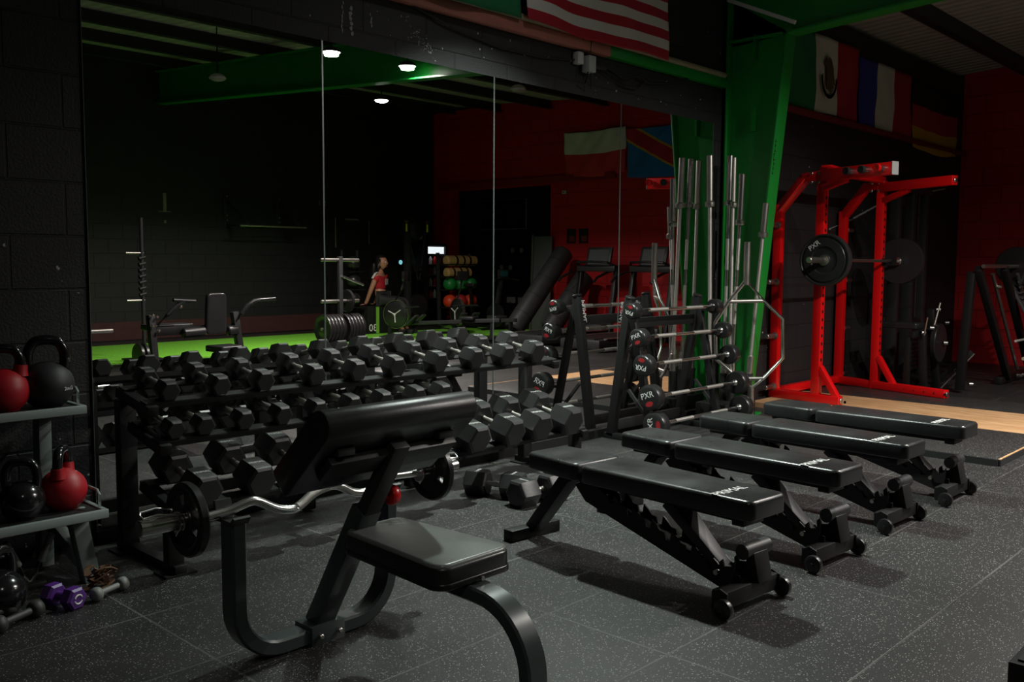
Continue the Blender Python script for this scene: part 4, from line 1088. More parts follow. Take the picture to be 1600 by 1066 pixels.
# ================================================================== RED RACK
PZ = 0.045
rr = thing('power_rack', 'bright red half rack with pull-up pegs standing on the platform', 'rack', (8.4, 3.6, PZ))
def R(x, y, z): return (x - 8.4, y - 3.6, z - PZ)
frames = [((7.735, 4.02), (7.690, 3.60), (7.655, 3.36)), ((9.085, 4.02), (8.965, 3.60), (8.755, 2.86))]
for i, (re, fr, tip) in enumerate(frames):
    b = MB(); b.bar(R(*re, PZ), R(*re, 1.78), 0.075, 0.075, up=(0, 1, 0), bev=0.005); ru = b.build('rear_upright', M_REDP, rr)
    b = MB(); b.bar(R(*fr, PZ), R(*fr, 2.05), 0.075, 0.075, up=(0, 1, 0), bev=0.005); fu = b.build('front_upright', M_REDP, rr)
    b = MB(); b.bar(R(re[0], re[1], 1.73), R(fr[0] * 0.6 + re[0] * 0.4, fr[1] * 0.6 + re[1] * 0.4, 2.00), 0.075, 0.075, up=(0, -1, 1), bev=0.005)
    b.bar(R(fr[0] * 0.55 + re[0] * 0.45, fr[1] * 0.55 + re[1] * 0.45, 2.0), R(fr[0], fr[1], 2.01), 0.075, 0.075, bev=0.005); b.build('top_brace', M_REDP, rr)
    b = MB(); b.bar(R(re[0], re[1] + 0.02, PZ + 0.04), R(*tip, PZ + 0.04), 0.075, 0.075, bev=0.005); bs = b.build('base_rail', M_REDP, rr)
    b = MB(); b.cyl(R(tip[0], tip[1] + 0.001, PZ + 0.04), R(tip[0], tip[1] - 0.012, PZ + 0.04), 0.025, seg=16, bev=0.003); b.build('rail_bolt', M_STEEL, bs)
    dx = (tip[0] - fr[0]) / (tip[1] - fr[1])
    b = MB(); b.bar(R(fr[0] + dx * -0.03, fr[1] - 0.03, 0.36), R(fr[0] + dx * -0.21, fr[1] - 0.21, 0.10), 0.06, 0.05, up=(0, -1, 1), bev=0.004); b.build('gusset', M_REDP, rr)
    # adjustment holes, dark insets down the front face and inside rail
    b = MB()
    for k in range(22):
        z = 0.42 + 0.07 * k
        b.cyl(R(fr[0], fr[1] - 0.0368, z), R(fr[0], fr[1] - 0.0379, z), 0.016, seg=10)
    for k in range(5):
        y = fr[1] - 0.34 - 0.1 * k if i else fr[1] - 0.3
        b.cyl(R(fr[0] + dx * (y - fr[1]) - 0.0368, y, PZ + 0.04), R(fr[0] + dx * (y - fr[1]) - 0.039, y, PZ + 0.04), 0.012, seg=10)
    hl = b.build('peg_holes', M_BLK, fu); hl['kind'] = 'stuff'
    # plate storage pegs on the rear upright
    for z in (0.145, 0.605, 1.09, 1.595):
        s = -1 if i == 0 else 1
        b = MB(); b.cyl(R(re[0] + s * 0.037, re[1] - 0.01, z), R(re[0] + s * 0.19, re[1] - 0.01, z), 0.021, seg=18, bev=0.003); b.cyl(R(re[0] + s * 0.037, re[1] - 0.01, z), R(re[0] + s * 0.046, re[1] - 0.01, z), 0.032, seg=18); b.build('storage_peg', M_STEEL, rr)
    for q in ((-0.02, 2.03), (0.022, 2.03), (-0.02, 1.955), (0.022, 1.955)):
        b = MB(); b.cyl(R(fr[0] - 0.037 , fr[1] + 0.05 + q[0] * 0 + (q[0] * 1.6), q[1] - 0.0), R(fr[0] - 0.047, fr[1] + 0.05 + q[0] * 1.6, q[1]), 0.013, seg=12, bev=0.003); b.build('bolt', M_STEEL, rr)
(xl, yl), (xr, yr) = (7.69, 3.60), (8.965, 3.60)
# arm with the pegs, reaching forward from the left upright, and the cross beam between the uprights
pA, pB = V(R(7.655, 3.58, 2.005)), V(R(7.468, 2.905, 2.012))
b = MB(); b.bar(pA, pB, 0.075, 0.10, bev=0.005); pu = b.build('peg_arm', M_REDP, rr)
dv = (pB - pA).normalized(); side = V((dv.y, -dv.x, 0)).normalized()
if side.x > 0: side = -side
for y in (3.24, 3.10, 2.96):
    f = (3.58 - y) / (3.58 - 2.905)
    c = pA + (pB - pA) * f
    b = MB(); b.lathe([(0, 0.036), (0.024, 0.036), (0.024, 0.15), (0.0, 0.15)], c, side, 18); pg = b.build('peg', M_CHROME, pu)
    b = MB(); b.lathe([(0.024, 0.125), (0.031, 0.125), (0.031, 0.156), (0.020, 0.156), (0.020, 0.152), (0.0, 0.152)], c, side, 18); b.build('peg_end', M_REDP if y < 3.0 else M_BLK2, pg)
b = MB(); b.bar(V(R(7.66, 3.585, 1.90)), V(R(7.60, 3.35, 1.965)), 0.05, 0.06, bev=0.003); b.build('gusset', M_REDP, pu)
b = MB(); b.bar(pB, pB + dv * 0.006, 0.078, 0.103); b.build('end_cap', M_GREYP, pu)
b = MB(); b.bar(R(7.69, 3.60, 2.055), R(8.965, 3.60, 2.055), 0.07, 0.06, bev=0.004); b.build('cross_beam', M_REDP, rr)
b = MB(); b.bar(R(7.66, 3.56, 2.085), R(8.0, 3.60, 2.085), 0.09, 0.02, bev=0.003); b.build('top_plate', M_REDP, rr)
# spotter arm reaching forward from the right upright
b = MB(); b.bar(R(8.955, 3.60, 1.985), R(8.66, 2.84, 1.995), 0.075, 0.085, bev=0.005); arm = b.build('forward_arm', M_REDP, rr)
b = MB(); b.cyl(R(8.66, 2.842, 1.995), R(8.655, 2.825, 1.995), 0.022, seg=16, bev=0.004); b.build('arm_bolt', M_STEEL, arm)
b = MB(); b.bar(R(8.95, 3.575, 1.86), R(8.84, 3.30, 1.945), 0.05, 0.05, bev=0.004); b.build('gusset', M_REDP, rr)
b = MB(); b.bar(R(7.735, 4.02, PZ + 0.05), R(9.085, 4.02, PZ + 0.05), 0.06, 0.07, bev=0.004); b.build('rear_beam', M_REDP, rr)
for x in (7.655, 8.93):
    b = MB(); b.prism([(-0.045, -0.02), (0.07, -0.02), (0.07, 0.05), (0.055, 0.05), (0.045, 0.0), (-0.03, 0.0), (-0.03, 0.05), (-0.045, 0.05)], R(x + 0.03, 3.515, 1.262), (0, -1, 0), (0, 0, 1), 0.06); b.build('bar_hook', M_BLK, rr)

# barbell in the rack
bb = thing('racked_barbell', 'steel barbell racked across the red rack', 'barbell', (8.4, 3.50, 1.285))
b = MB(); b.cyl((-0.74, 0, 0), (0.76, 0, 0), 0.0142, seg=16); sh = b.build('shaft', M_STEEL, bb)
for s, xi in ((-1, -0.74), (1, 0.76)):
    b = MB(); b.cyl((xi + s * 0.02, 0, 0), (xi + s * 0.40, 0, 0), 0.0248, seg=24, bev=0.003); b.build('sleeve', M_STEEL, bb)
    b = MB(); b.cyl((xi - s * 0.012, 0, 0), (xi + s * 0.02, 0, 0), 0.038, seg=24, bev=0.003); b.build('collar', M_CHROME, bb)
M_BUMP = mat('black_bumper_rubber', (0.022, 0.022, 0.023), 0.33)
def bumper(label, c, s, R_=0.222, num='20'):
    t = thing('bumper_plate', label, 'weight plate', c, 0, 'black bumper plates on the red rack')
    b = MB(); b.lathe([(0.0255, -0.03), (R_ * 0.22, -0.03), (R_ * 0.24, -0.022), (R_ * 0.50, -0.020), (R_ * 0.53, -0.032), (R_ * 0.82, -0.032), (R_ * 0.85, -0.024), (R_ * 0.90, -0.024), (R_ * 0.93, -0.035), (R_ * 0.985, -0.035), (R_, -0.027), (R_, 0.027), (R_ * 0.985, 0.035), (R_ * 0.93, 0.035), (R_ * 0.5, 0.026), (0.0255, 0.03)], (0, 0, 0), (-s, 0, 0), 64, closed=True)
    d_ = b.build('disc', M_BUMP, t)
    b = MB(); b.lathe([(0.0252, -0.034), (0.046, -0.034), (0.046, -0.028), (0.0252, -0.028)], (0, 0, 0), (-s, 0, 0), 32, closed=True); b.build('hub', M_STEEL, d_)
    f = V((s, 0, 0))
    for (a, tx, m_) in ((PI * 0.70, 'PXR', M_WHITE), (PI * 0.25, num, M_BLK2)):
        o = f * 0.0328 + V((0, -s * -1 * math.cos(a), math.sin(a))) * (R_ * 0.68) if s > 0 else f * 0.0328 + V((0, -math.cos(a), math.sin(a))) * (R_ * 0.68)
        yd = V((0, o[1], o[2])).normalized(); text(tx, 0.062, o, yd.cross(f), yd, m_, d_, 'lettering', 0.0006)
    return t
bumper('black bumper plate on the near end of the racked barbell', (7.575, 3.50, 1.285), -1)
bumper('black bumper plate on the far end of the racked barbell, behind the red upright', (9.235, 3.50, 1.285), 1)

# ================================================================== MACHINES AT THE RED WALL (real side)
cm = thing('cable_machine', 'tall black cable machine in the dark corner behind the red rack', 'cable machine', (10.2, 3.80, 0))
for x in (-0.35, 0.05, 0.42):
    b = MB(); b.box((x, 0, 1.02), (0.08, 0.10, 2.04), bev=0.004); b.build('upright', M_BLK2, cm)
b = MB(); b.box((0.03, 0, 2.06), (0.95, 0.12, 0.10), bev=0.004); b.build('top_beam', M_BLK2, cm)
b = MB(); b.box((0.03, -0.1, 0.03), (1.0, 0.55, 0.06), bev=0.004); b.build('base', M_BLK, cm)
st_ = None
for k in range(12):
    b = MB(); b.box((0.235, 0.0, 0.12 + 0.047 * k), (0.25, 0.09, 0.042), bev=0.003); b.build('weight_slab', M_BLK, cm)
b = MB(); b.tube([(0.235, -0.02, 0.68), (0.235, -0.02, 2.02)], 0.006, 8); b.build('cable', M_STEEL, cm)
b = MB(); b.cyl((-0.15, -0.02, 1.92), (-0.15, 0.02, 1.92), 0.055, seg=24, bev=0.004); b.build('pulley', M_RUB2, cm)

pm = thing('plate_machine', 'black plate-loaded machine with bright pivots, left of the leg press', 'exercise machine', (9.35, 3.22, 0))
pm.scale = (0.86, 0.86, 0.95)
for (a_, b_, w_) in (((-0.45, 0.1, 0.03), (0.5, 0.1, 0.03), 0.08), ((-0.30, -0.05, 0.03), (-0.28, 0.0, 0.66), 0.07), ((0.25, 0.0, 0.03), (0.0, 0.02, 0.86), 0.07), ((-0.45, 0.05, 0.62), (0.45, 0.05, 0.66), 0.06), ((-0.42, 0.1, 0.03), (-0.42, 0.1, 0.60), 0.06), ((0.42, 0.1, 0.05), (0.46, -0.3, 0.42), 0.05)):
    b = MB(); b.bar(a_, b_, w_, w_, bev=0.004); b.build('frame_tube', M_BLK, pm)
b = MB(); b.cyl((0.06, -0.09, 0.52), (0.06, -0.03, 0.52), 0.20, seg=40, bev=0.008); b.build('weight_plate', M_RUB2, pm)
b = MB(); b.cyl((0.0, -0.02, 0.66), (0.07, -0.06, 0.93), 0.012, seg=12); b.build('lever', M_STEEL, pm)
b = MB(); b.cyl((-0.36, -0.05, 0.62), (-0.42, -0.10, 0.80), 0.010, seg=12); b.build('lever', M_STEEL, pm)
for p in ((-0.12, -0.02, 0.68), (0.42, 0.0, 0.71), (0.10, -0.1, 0.52), (0.35, -0.15, 0.22), (0.46, -0.28, 0.08), (-0.32, 0.0, 0.64), (0.05, -0.02, 0.86)):
    b = MB(); b.cyl(p, (p[0] + 0.03, p[1] - 0.04, p[2]), 0.02, seg=14, bev=0.004); b.build('pivot', M_CHROME, pm)
b = MB(); b.slab(0.26, 0.26, 0.42, 0.06, M=Matrix.Translation(V((-0.1, 0.08, 0.665)))); b.build('seat_pad', M_VINYL, pm)
b = MB(); b.cyl((0.40, 0.0, 0.02), (0.48, -0.32, 0.40), 0.012, seg=12); b.build('guide_rod', M_STEEL, pm)

lp = thing('leg_press', 'black sloping leg press with a ribbed foot plate at the right edge', 'exercise machine', (10.6, 2.78, 0))
lp.scale = (1.06, 1.06, 1.06)
for s in (0.0, 0.62):
    b = MB(); b.bar((-0.98 + s * 0.9, 0.10 - s * 0.1, 1.15), (0.10 + s * 0.9, 0.10 - s * 0.1, 0.06), 0.06, 0.07, bev=0.004); b.build('slide_rail', M_BLK, lp)
    b = MB(); b.cyl((-0.72 + s * 0.9, 0.05 - s * 0.1, 1.10), (0.22 + s * 0.9, 0.05 - s * 0.1, 0.14), 0.016, seg=14); b.build('chrome_rod', M_STEEL, lp)
b = MB(); b.cyl((-1.0, 0.05, 1.17), (0.55, 0.0, 1.17), 0.018, seg=14); b.build('loading_bar', M_STEEL, lp)
for x in (-0.05, 0.02, 0.09):
    b = MB(); b.cyl((x - 0.028, 0.03, 1.17), (x + 0.028, 0.03, 1.17), 0.19, seg=40, bev=0.008); b.build('weight_plate', M_RUB2, lp)
b = MB(); b.box((0.18, -0.02, 0.84), (0.62, 0.03, 0.48), M=Matrix.Rotation(-0.5, 3, 'X'), bev=0.01)
for k in range(8):
    b.box((0.18, -0.045 + 0.026 * (k - 3.5) * 1.0 * 0.5 - 0.01, 0.84 + 0.052 * (k - 3.5)), (0.58, 0.02, 0.02), M=Matrix.Rotation(-0.5, 3, 'X'))
b.build('foot_plate', mat('dark_rubber_plate', (0.05, 0.05, 0.05), 0.6), lp)
b = MB(); b.bar((-0.05, 0.15, 0.04), (1.1, 0.15, 0.04), 0.08, 0.07, bev=0.004); b.build('base_tube', M_BLK, lp)
b = MB(); b.bar((-0.95, 0.22, 0.03), (-0.95, 0.16, 1.12), 0.07, 0.07, up=(0, 1, 0), bev=0.004); b.build('rear_post', M_BLK, lp)
b = MB(); b.cyl((-0.15, -0.02, 0.45), (0.5, -0.02, 0.45), 0.012, seg=12); b.build('cross_rod', M_PALE, lp)
b = MB(); b.cyl((-0.02, -0.06, 0.27), (0.10, -0.06, 0.27), 0.018, seg=14, bev=0.004); b.build('grip', mat('cream_grip', (0.55, 0.48, 0.33), 0.5), lp)
for p in ((0.12, -0.02, 0.10), (0.02, 0.0, 0.10), (0.30, -0.02, 0.12), (-0.6, 0.05, 0.98), (0.2, -0.02, 0.22)):
    b = MB(); b.cyl(p, (p[0], p[1] - 0.05, p[2]), 0.018, seg=12, bev=0.003); b.build('bolt', M_CHROME, lp)

b = MB(); b.tube([(8.9, WY - 0.012, 1.60), (9.35, WY - 0.012, 1.70), (10.2, WY - 0.012, 1.93), (11.2, WY - 0.012, 2.08), (12.1, WY - 0.012, 2.19)], 0.010, 8)
tag(b.build('wall_cable', M_GREYP), 'grey cable rising along the black wall behind the red rack', 'cable')
# black box at the lower right corner of the frame
bx = thing('step_box', 'low black box at the bottom right corner of the picture', 'box', (3.16, 0.52, 0))
b = MB(); b.box((0, 0, 0.06), (0.62, 0.42, 0.12), bev=0.006); b.build('body', M_BLK, bx)
b = MB(); b.box((0, 0, 0.123), (0.58, 0.38, 0.008), bev=0.002); b.build('top_mat', M_RUB, bx)
M_BAG = mat('worn_black_leatherette', (0.030, 0.031, 0.031), 0.42, bump=0.3, bscale=14)
# ================================================================== BEHIND THE CAMERA, SEEN IN THE MIRRORS
tf = tag(MB().box((8.0, -4.07, 0.009), (9.3, 2.36, 0.018)).build('turf_strip', M_TURF), 'bright green artificial turf strip along the far wall', 'turf')

# pull-up bar on the far wall
pb2 = thing('wall_pull_up_bar', 'black pull-up bar on triangular brackets high on the far wall', 'pull-up bar', (8.55, YB, 1.82))
for x in (-0.50, 0.50):
    b = MB(); b.box((x, 0.012, 0.28), (0.10, 0.02, 0.55), bev=0.003); pl_ = b.build('wall_bracket', M_BLK2, pb2)
    b = MB(); b.bar((x, 0.02, 0.42), (x + 0.05, 0.58, 0.02), 0.045, 0.045, bev=0.003); b.bar((x, 0.02, 0.02), (x + 0.05, 0.58, 0.0), 0.045, 0.045, bev=0.003); b.build('strut', M_BLK2, pb2)
    for z in (0.10, 0.18, 0.40, 0.50):
        b = MB(); b.cyl((x, 0.02, z), (x, 0.032, z), 0.012, seg=10); b.build('bolt', M_STEEL, pl_)
b = MB(); b.cyl((-0.60, 0.60, 0.0), (0.66, 0.60, 0.0), 0.017, seg=14); b.build('bar', M_STEEL, pb2)
# pale scars where something was unscrewed
b = MB()
for (x, z, w_, h_) in ((6.98, 2.16, 0.05, 0.30), (6.98, 2.02, 0.20, 0.012), (6.98, 1.86, 0.035, 0.05), (10.25, 1.78, 0.025, 0.55), (11.02, 1.80, 0.02, 0.45), (10.62, 2.03, 0.30, 0.03), (9.9, 2.3, 0.02, 0.09), (10.02, 2.3, 0.02, 0.09)):
    b.box((x, YB + 0.003, z), (w_, 0.004, h_))
struct(b, 'trim_15', mat('pale_wall_scar', (0.20, 0.19, 0.18), 0.8, var=0.6, vscale=20), 'pale scuffs and scars on the far black wall')

# bare spiral storage post
sp = thing('storage_post', 'dark upright post with hooks before the far wall, left in the mirror', 'storage post', (5.19, -3.0, 0.018))
b = MB(); b.cyl((0, 0, 0), (0, 0, 1.75), 0.022, seg=14); b.build('post', M_BLK2, sp)
b = MB(); b.box((0, 0, 0.01), (0.4, 0.4, 0.02), bev=0.004); b.build('base', M_BLK2, sp)
for z in (0.74, 1.32):
    b = MB(); b.cyl((-0.20, 0.0, z), (0.02, 0, z), 0.014, seg=10); b.build('hook', M_STEEL, sp)
for k in range(7):
    b = MB(); b.cyl((-0.04, 0, 0.80 + 0.075 * k), (0.04, 0, 0.80 + 0.075 * k + 0.02), 0.028, seg=12); b.build('ring', M_BLK, sp)

# seated dip / press machine
sm = thing('seated_press_machine', 'black seated machine with a tall back pad and two curved arms', 'exercise machine', (5.7, -2.2, 0))
b = MB(); b.slab(0.27, 0.25, 0.50, 0.085, rc=0.05, be=0.03, M=Matrix.Translation(V((0.0, 0.06, 0.36))) @ Matrix.Rotation(PI / 2 - 0.06, 4, 'X')); b.build('back_pad', M_VINYL, sm)
b = MB(); b.slab(0.36, 0.30, 0.36, 0.075, rc=0.04, be=0.02, M=Matrix.Translation(V((0.03, 0.02, 0.16)))); b.build('seat_pad', M_VINYL, sm)
b = MB(); b.box((0.03, 0.12, 0.09), (0.09, 0.25, 0.16), bev=0.004); b.build('seat_post', M_BLK2, sm)
for x in (-0.76, 0.36):
    b = MB(); b.bar((x, 0, 0.0), (x - 0.03 if x < 0 else x - 0.08, -0.02, 0.62), 0.075, 0.09, up=(0, 1, 0), bev=0.004); b.build('upright', M_BLK2, sm)
b = MB(); b.bar((-0.78, -0.05, 0.03), (0.40, -0.05, 0.03), 0.08, 0.06, bev=0.004); b.build('base_tube', M_BLK, sm)
b = MB(); b.bar((-0.79, -0.06, 0.42), (0.30, -0.06, 0.42), 0.06, 0.10, bev=0.004); b.build('cross_tube', M_BLK, sm)
b = MB(); b.tube([(-0.72, 0.0, 0.50), (-0.62, 0.06, 0.62), (-0.52, 0.10, 0.73), (-0.44, 0.12, 0.78)], 0.024, 12); b.build('arm', M_BLK2, sm)
b = MB(); b.cyl((-0.58, 0.12, 0.79), (-0.30, 0.12, 0.77), 0.022, seg=14, bev=0.004); b.build('grip', M_RUB2, sm)
b = MB(); b.tube([(0.27, 0.0, 0.48), (0.34, 0.05, 0.60), (0.40, 0.10, 0.70), (0.48, 0.12, 0.755), (0.56, 0.12, 0.765)], 0.026, 12); b.build('arm', M_BLK2, sm)
b = MB(); b.cyl((0.54, 0.12, 0.765), (0.78, 0.12, 0.775), 0.022, seg=14, bev=0.004); b.build('grip', M_RUB2, sm)
for (xa, xb_) in ((-0.42, -0.14), (0.16, 0.30)):
    b = MB(); b.cyl((xa, 0.02, 0.39), (xb_, 0.02, 0.40), 0.062, seg=24, bev=0.012); b.build('roller_pad', M_VINYL, sm)
b = MB(); b.slab(0.30, 0.26, 0.55, 0.07, M=Matrix(((0, 1, 0, -0.72), (-1, 0, 0, -0.30), (0, 0, 1, 0.42), (0, 0, 0, 1)))); b.build('side_pad', M_BAG, sm)
for p in ((-0.80, 0.05, 0.62), (-0.75, 0.05, 0.60), (-0.80, 0.05, 0.50), (-0.74, 0.06, 0.44), (-0.50, 0.13, 0.71)):
    b = MB(); b.cyl(p, (p[0], p[1] + 0.03, p[2]), 0.016, seg=12, bev=0.003); b.build('bolt', M_CHROME, sm)
for k, x in enumerate((-0.95, -0.89)):
    b = MB(); b.cyl((x - 0.02, 0.0, 0.16), (x + 0.02, 0.0, 0.16), 0.14, seg=32, bev=0.006); b.build('weight_plate', M_RUB2, sm)

# loaded bar just behind the camera's right
lb = thing('low_bar_stand', 'low stand with a loaded bar at the left edge of the mirror', 'barbell stand', (3.30, -0.5, 0))
b = MB(); b.cyl((-1.0, 0, 0.59), (0.43, 0, 0.59), 0.020, seg=18, bev=0.003); b.build('bar', M_STEEL, lb)
b = MB(); b.cyl((0.10, 0, 0.59), (0.15, 0, 0.59), 0.20, seg=40, bev=0.008); b.build('weight_plate', M_RUB2, lb)
for x in (-0.9, -0.1):
    b = MB(); b.bar((x, 0, 0.0), (x, 0, 0.575), 0.06, 0.06, up=(0, 1, 0), bev=0.004); b.build('post', M_BLK, lb)
    b = MB(); b.box((x, 0, 0.02), (0.06, 0.5, 0.04), bev=0.004); b.build('foot', M_BLK, lb)

# weight tree with plates
wt = thing('weight_tree', 'plate tree with chrome pegs on the edge of the turf', 'weight tree', (7.75, -2.45, 0))
b = MB(); b.bar((0, 0, 0.0), (0, 0, 1.32), 0.06, 0.06, up=(0, 1, 0), bev=0.004); b.build('post', M_BLK2, wt)
b = MB(); b.box((0, 0, 0.02), (0.62, 0.10, 0.04), bev=0.004); b.box((0, 0, 0.02), (0.10, 0.5, 0.04), bev=0.004); b.build('base', M_BLK, wt)
for z in (0.32, 0.70, 1.27):
    b = MB(); b.cyl((-0.32, 0.0, z), (0.32, 0.0, z), 0.024, seg=16, bev=0.003); b.build('peg', M_STEEL, wt)
b = MB(); b.cyl((0.0, 0.03, 1.05), (0.36, 0.06, 0.92), 0.016, seg=12); b.build('handle', M_CHROME, wt)
k_ = 0
for s in (-1, 1):
    for k in range(5):
        x = s * (0.055 + 0.056 * k)
        t = thing('weight_plate', ('black plate on the %s lower peg of the plate tree, %s from the post' % ('window-side' if s > 9 else ('left' if s < 0 else 'right'), ordn[k])), 'weight plate', (7.75 + x, -2.45, 0.32), 0, 'black plates on the plate tree')
        b = MB(); b.lathe([(0.026, -0.025), (0.07, -0.025), (0.10, -0.015), (0.16, -0.015), (0.175, -0.025), (0.195, -0.025), (0.2, -0.018), (0.2, 0.018), (0.195, 0.025), (0.026, 0.025)], (0, 0, 0), (1, 0, 0), 40, closed=True); b.build('disc', M_RUB2, t)
t = thing('weight_plate', 'single plate hanging higher on the plate tree', 'weight plate', (7.75 + 0.12, -2.45, 0.70), 0, 'black plates on the plate tree')
b = MB(); b.lathe([(0.026, -0.02), (0.15, -0.02), (0.16, -0.012), (0.16, 0.012), (0.15, 0.02), (0.026, 0.02)], (0, 0, 0), (1, 0, 0), 40, closed=True); b.build('disc', M_RUB2, t)

# black ball rack column beside the person
for k, z in enumerate((0.62, 0.90, 1.14)):
    pass
mr = thing('medicine_ball_stand', 'upright black stand of dark medicine balls behind the plate tree', 'ball rack', (9.55, -4.65, 0.018))
for x in (-0.16, 0.16):
    b = MB(); b.bar((x, 0, 0), (x, 0, 1.42), 0.03, 0.03, up=(0, 1, 0)); b.build('post', M_BLK2, mr)
b = MB(); b.box((0, 0, 0.015), (0.45, 0.4, 0.03), bev=0.004); b.build('base', M_BLK, mr)
for z in (0.46, 0.76, 1.06):
    b = MB(); b.box((0, 0.10, z), (0.32, 0.24, 0.012)); b.build('shelf', M_BLK, mr)
for k, z in enumerate((0.62, 0.92, 1.22)):
    t = thing('medicine_ball', '%s black medicine ball on the upright stand' % ['lowest', 'middle', 'topmost'][k], 'ball', (9.55, -4.55, z - 0.125), 0, 'black medicine balls on the stand')
    b = MB(); b.ball((0, 0, 0.125), 0.125); b.build('ball', M_RUB2, t)

# plyo box
px_ = thing('plyo_box', 'black jump box with a lime tape stripe and a white 30, on the turf', 'jump box', (10.25, -4.72, 0.018))
b = MB(); b.box((0, 0, 0.235), (1.0, 0.60, 0.47), bev=0.006); bo = b.build('body', M_BLK, px_)
text('30', 0.17, (-0.385, 0.3012, 0.10), (-1, 0, 0), (0, 0, 1), M_WHITE, bo, 'lettering')
b = MB(); b.box((-0.285, 0.3015, 0.235), (0.065, 0.003, 0.45)); b.build('tape', M_LIME, bo)

# ------------------------------------------------------------------ person
def skin_mesh(name, joints, edges_, mt, parent, root=0, sub=2):
    me = bpy.data.meshes.new(name)
    me.from_pydata([j[0] for j in joints], edges_, [])
    ob = bpy.data.objects.new(name, me); S.collection.objects.link(ob)
    me.materials.append(mt)
    m = ob.modifiers.new('skin', 'SKIN'); m.use_smooth_shade = True
    for i, j in enumerate(joints):
        sv = me.skin_vertices[0].data[i]
        sv.radius = (j[1], j[2] if len(j) > 2 else j[1]); sv.use_root = (i == root)
    s_ = ob.modifiers.new('smooth', 'SUBSURF'); s_.levels = sub; s_.render_levels = sub
    if parent: ob.parent = parent
    return ob
pe = thing('person', 'person in a red crop top and black leggings sitting on the jump box, looking away', 'person', (10.13, -4.56, 0.488), math.atan2(0.87, 0.49))
pe.scale = (1.06, 1.06, 1.06)
# local frame: +x = the way she faces, +y = her left, z up from the box top
J = [((0, 0, 0.095), .105, .145), ((0.0, 0, 0.22), .090, .115), ((0.0, 0, 0.36), .095, .130), ((0.0, 0, 0.47), .075, .115), ((0.005, 0, 0.545), .047, .047), ((0.02, 0, 0.60), .045, .045),
     ((0.0, .155, 0.475), .050, .050), ((-0.07, .20, 0.27), .040, .040), ((-0.16, .19, 0.055), .030, .030), ((-0.185, .19, 0.022), .022, .034),
     ((0.0, -.155, 0.475), .050, .050), ((-0.07, -.20, 0.27), .040, .040), ((-0.16, -.19, 0.055), .030, .030), ((-0.185, -.19, 0.022), .022, .034),
     ((0.08, .09, 0.085), .085, .085), ((0.44, .10, 0.075), .060, .060), ((0.46, .10, -0.14), .052, .052), ((0.42, .10, -0.34), .036, .036), ((0.43, .10, -0.39), .035, .035), ((0.52, .10, -0.40), .030, .026),
     ((0.08, -.09, 0.085), .085, .085), ((0.44, -.10, 0.075), .060, .060), ((0.46, -.10, -0.14), .052, .052), ((0.42, -.10, -0.34), .036, .036), ((0.43, -.10, -0.39), .035, .035), ((0.52, -.10, -0.40), .030, .026)]
E_ = [(0, 1), (1, 2), (2, 3), (3, 4), (4, 5), (3, 6), (6, 7), (7, 8), (8, 9), (3, 10), (10, 11), (11, 12), (12, 13), (0, 14), (14, 15), (15, 16), (16, 17), (17, 18), (18, 19), (0, 20), (20, 21), (21, 22), (22, 23), (23, 24), (24, 25)]
body = skin_mesh('body', J, E_, M_SKIN, pe)
hb = MB()
t_ = bmesh.new(); bmesh.ops.create_uvsphere(t_, u_segments=28, v_segments=20, radius=1)
for w in t_.verts:
    c = w.co; x, y, z = c.x * 0.098, c.y * 0.076, c.z * 0.116
    if x > 0 and z < 0: x *= 1 - 0.18 * (-z / 0.116); y *= 1 - 0.25 * (-z / 0.116)
    if x > 0.05 and abs(y) < 0.022 and -0.045 < z < 0.025: x += 0.022 * (1 - abs(y) / 0.022) * (1 - abs(z + 0.015) / 0.045)
    if x > 0.06 and abs(z + 0.065) < 0.014 and abs(y) < 0.03: x += 0.007
    w.co = V((x + 0.03, y, z + 0.70))
hb._join(t_); hd_ = hb.build('head', M_SKIN, pe, angle=80)
for s in (-1, 1):
    b = MB(); b.ball((0.112, s * 0.030, 0.712), 0.012, u=12, v=8); b.build('eye', M_WHITE, hd_)
    b = MB(); b.ball((0.024, s * 0.076, 0.695), 0.024, sc=(0.8, 0.35, 1.2), u=12, v=8); b.build('ear', M_SKIN, hd_)
b = MB(); b.ball((0.122, 0, 0.636), 0.018, sc=(0.5, 1.3, 0.45), u=12, v=8); b.build('mouth', mat('lips', (0.30, 0.06, 0.05), 0.5), hd_)
b = MB()
t_ = bmesh.new(); bmesh.ops.create_uvsphere(t_, u_segments=28, v_segments=20, radius=1)
for w in list(t_.verts):
    c = w.co; w.co = V((c.x * 0.112 + 0.012, c.y * 0.092, c.z * 0.124 + 0.715))
bmesh.ops.delete(t_, geom=[v for v in t_.verts if v.co.x > 0.055 and v.co.z < 0.775], context='VERTS')
b._join(t_)
b.tube([(-0.05, 0, 0.76), (-0.085, 0, 0.66), (-0.105, 0, 0.55), (-0.115, 0, 0.42), (-0.11, 0, 0.30)], 0.07, 14, scale=[1.0, 1.15, 1.0, 0.8, 0.35])
b.tube([(0.02, 0.075, 0.76), (0.012, 0.088, 0.66), (0.0, 0.085, 0.56)], 0.03, 10, scale=[1, 1, 0.4]); b.tube([(0.02, -0.075, 0.76), (0.012, -0.088, 0.66), (0.0, -0.085, 0.56)], 0.03, 10, scale=[1, 1, 0.4])
b.build('hair', M_HAIR, pe, angle=80)
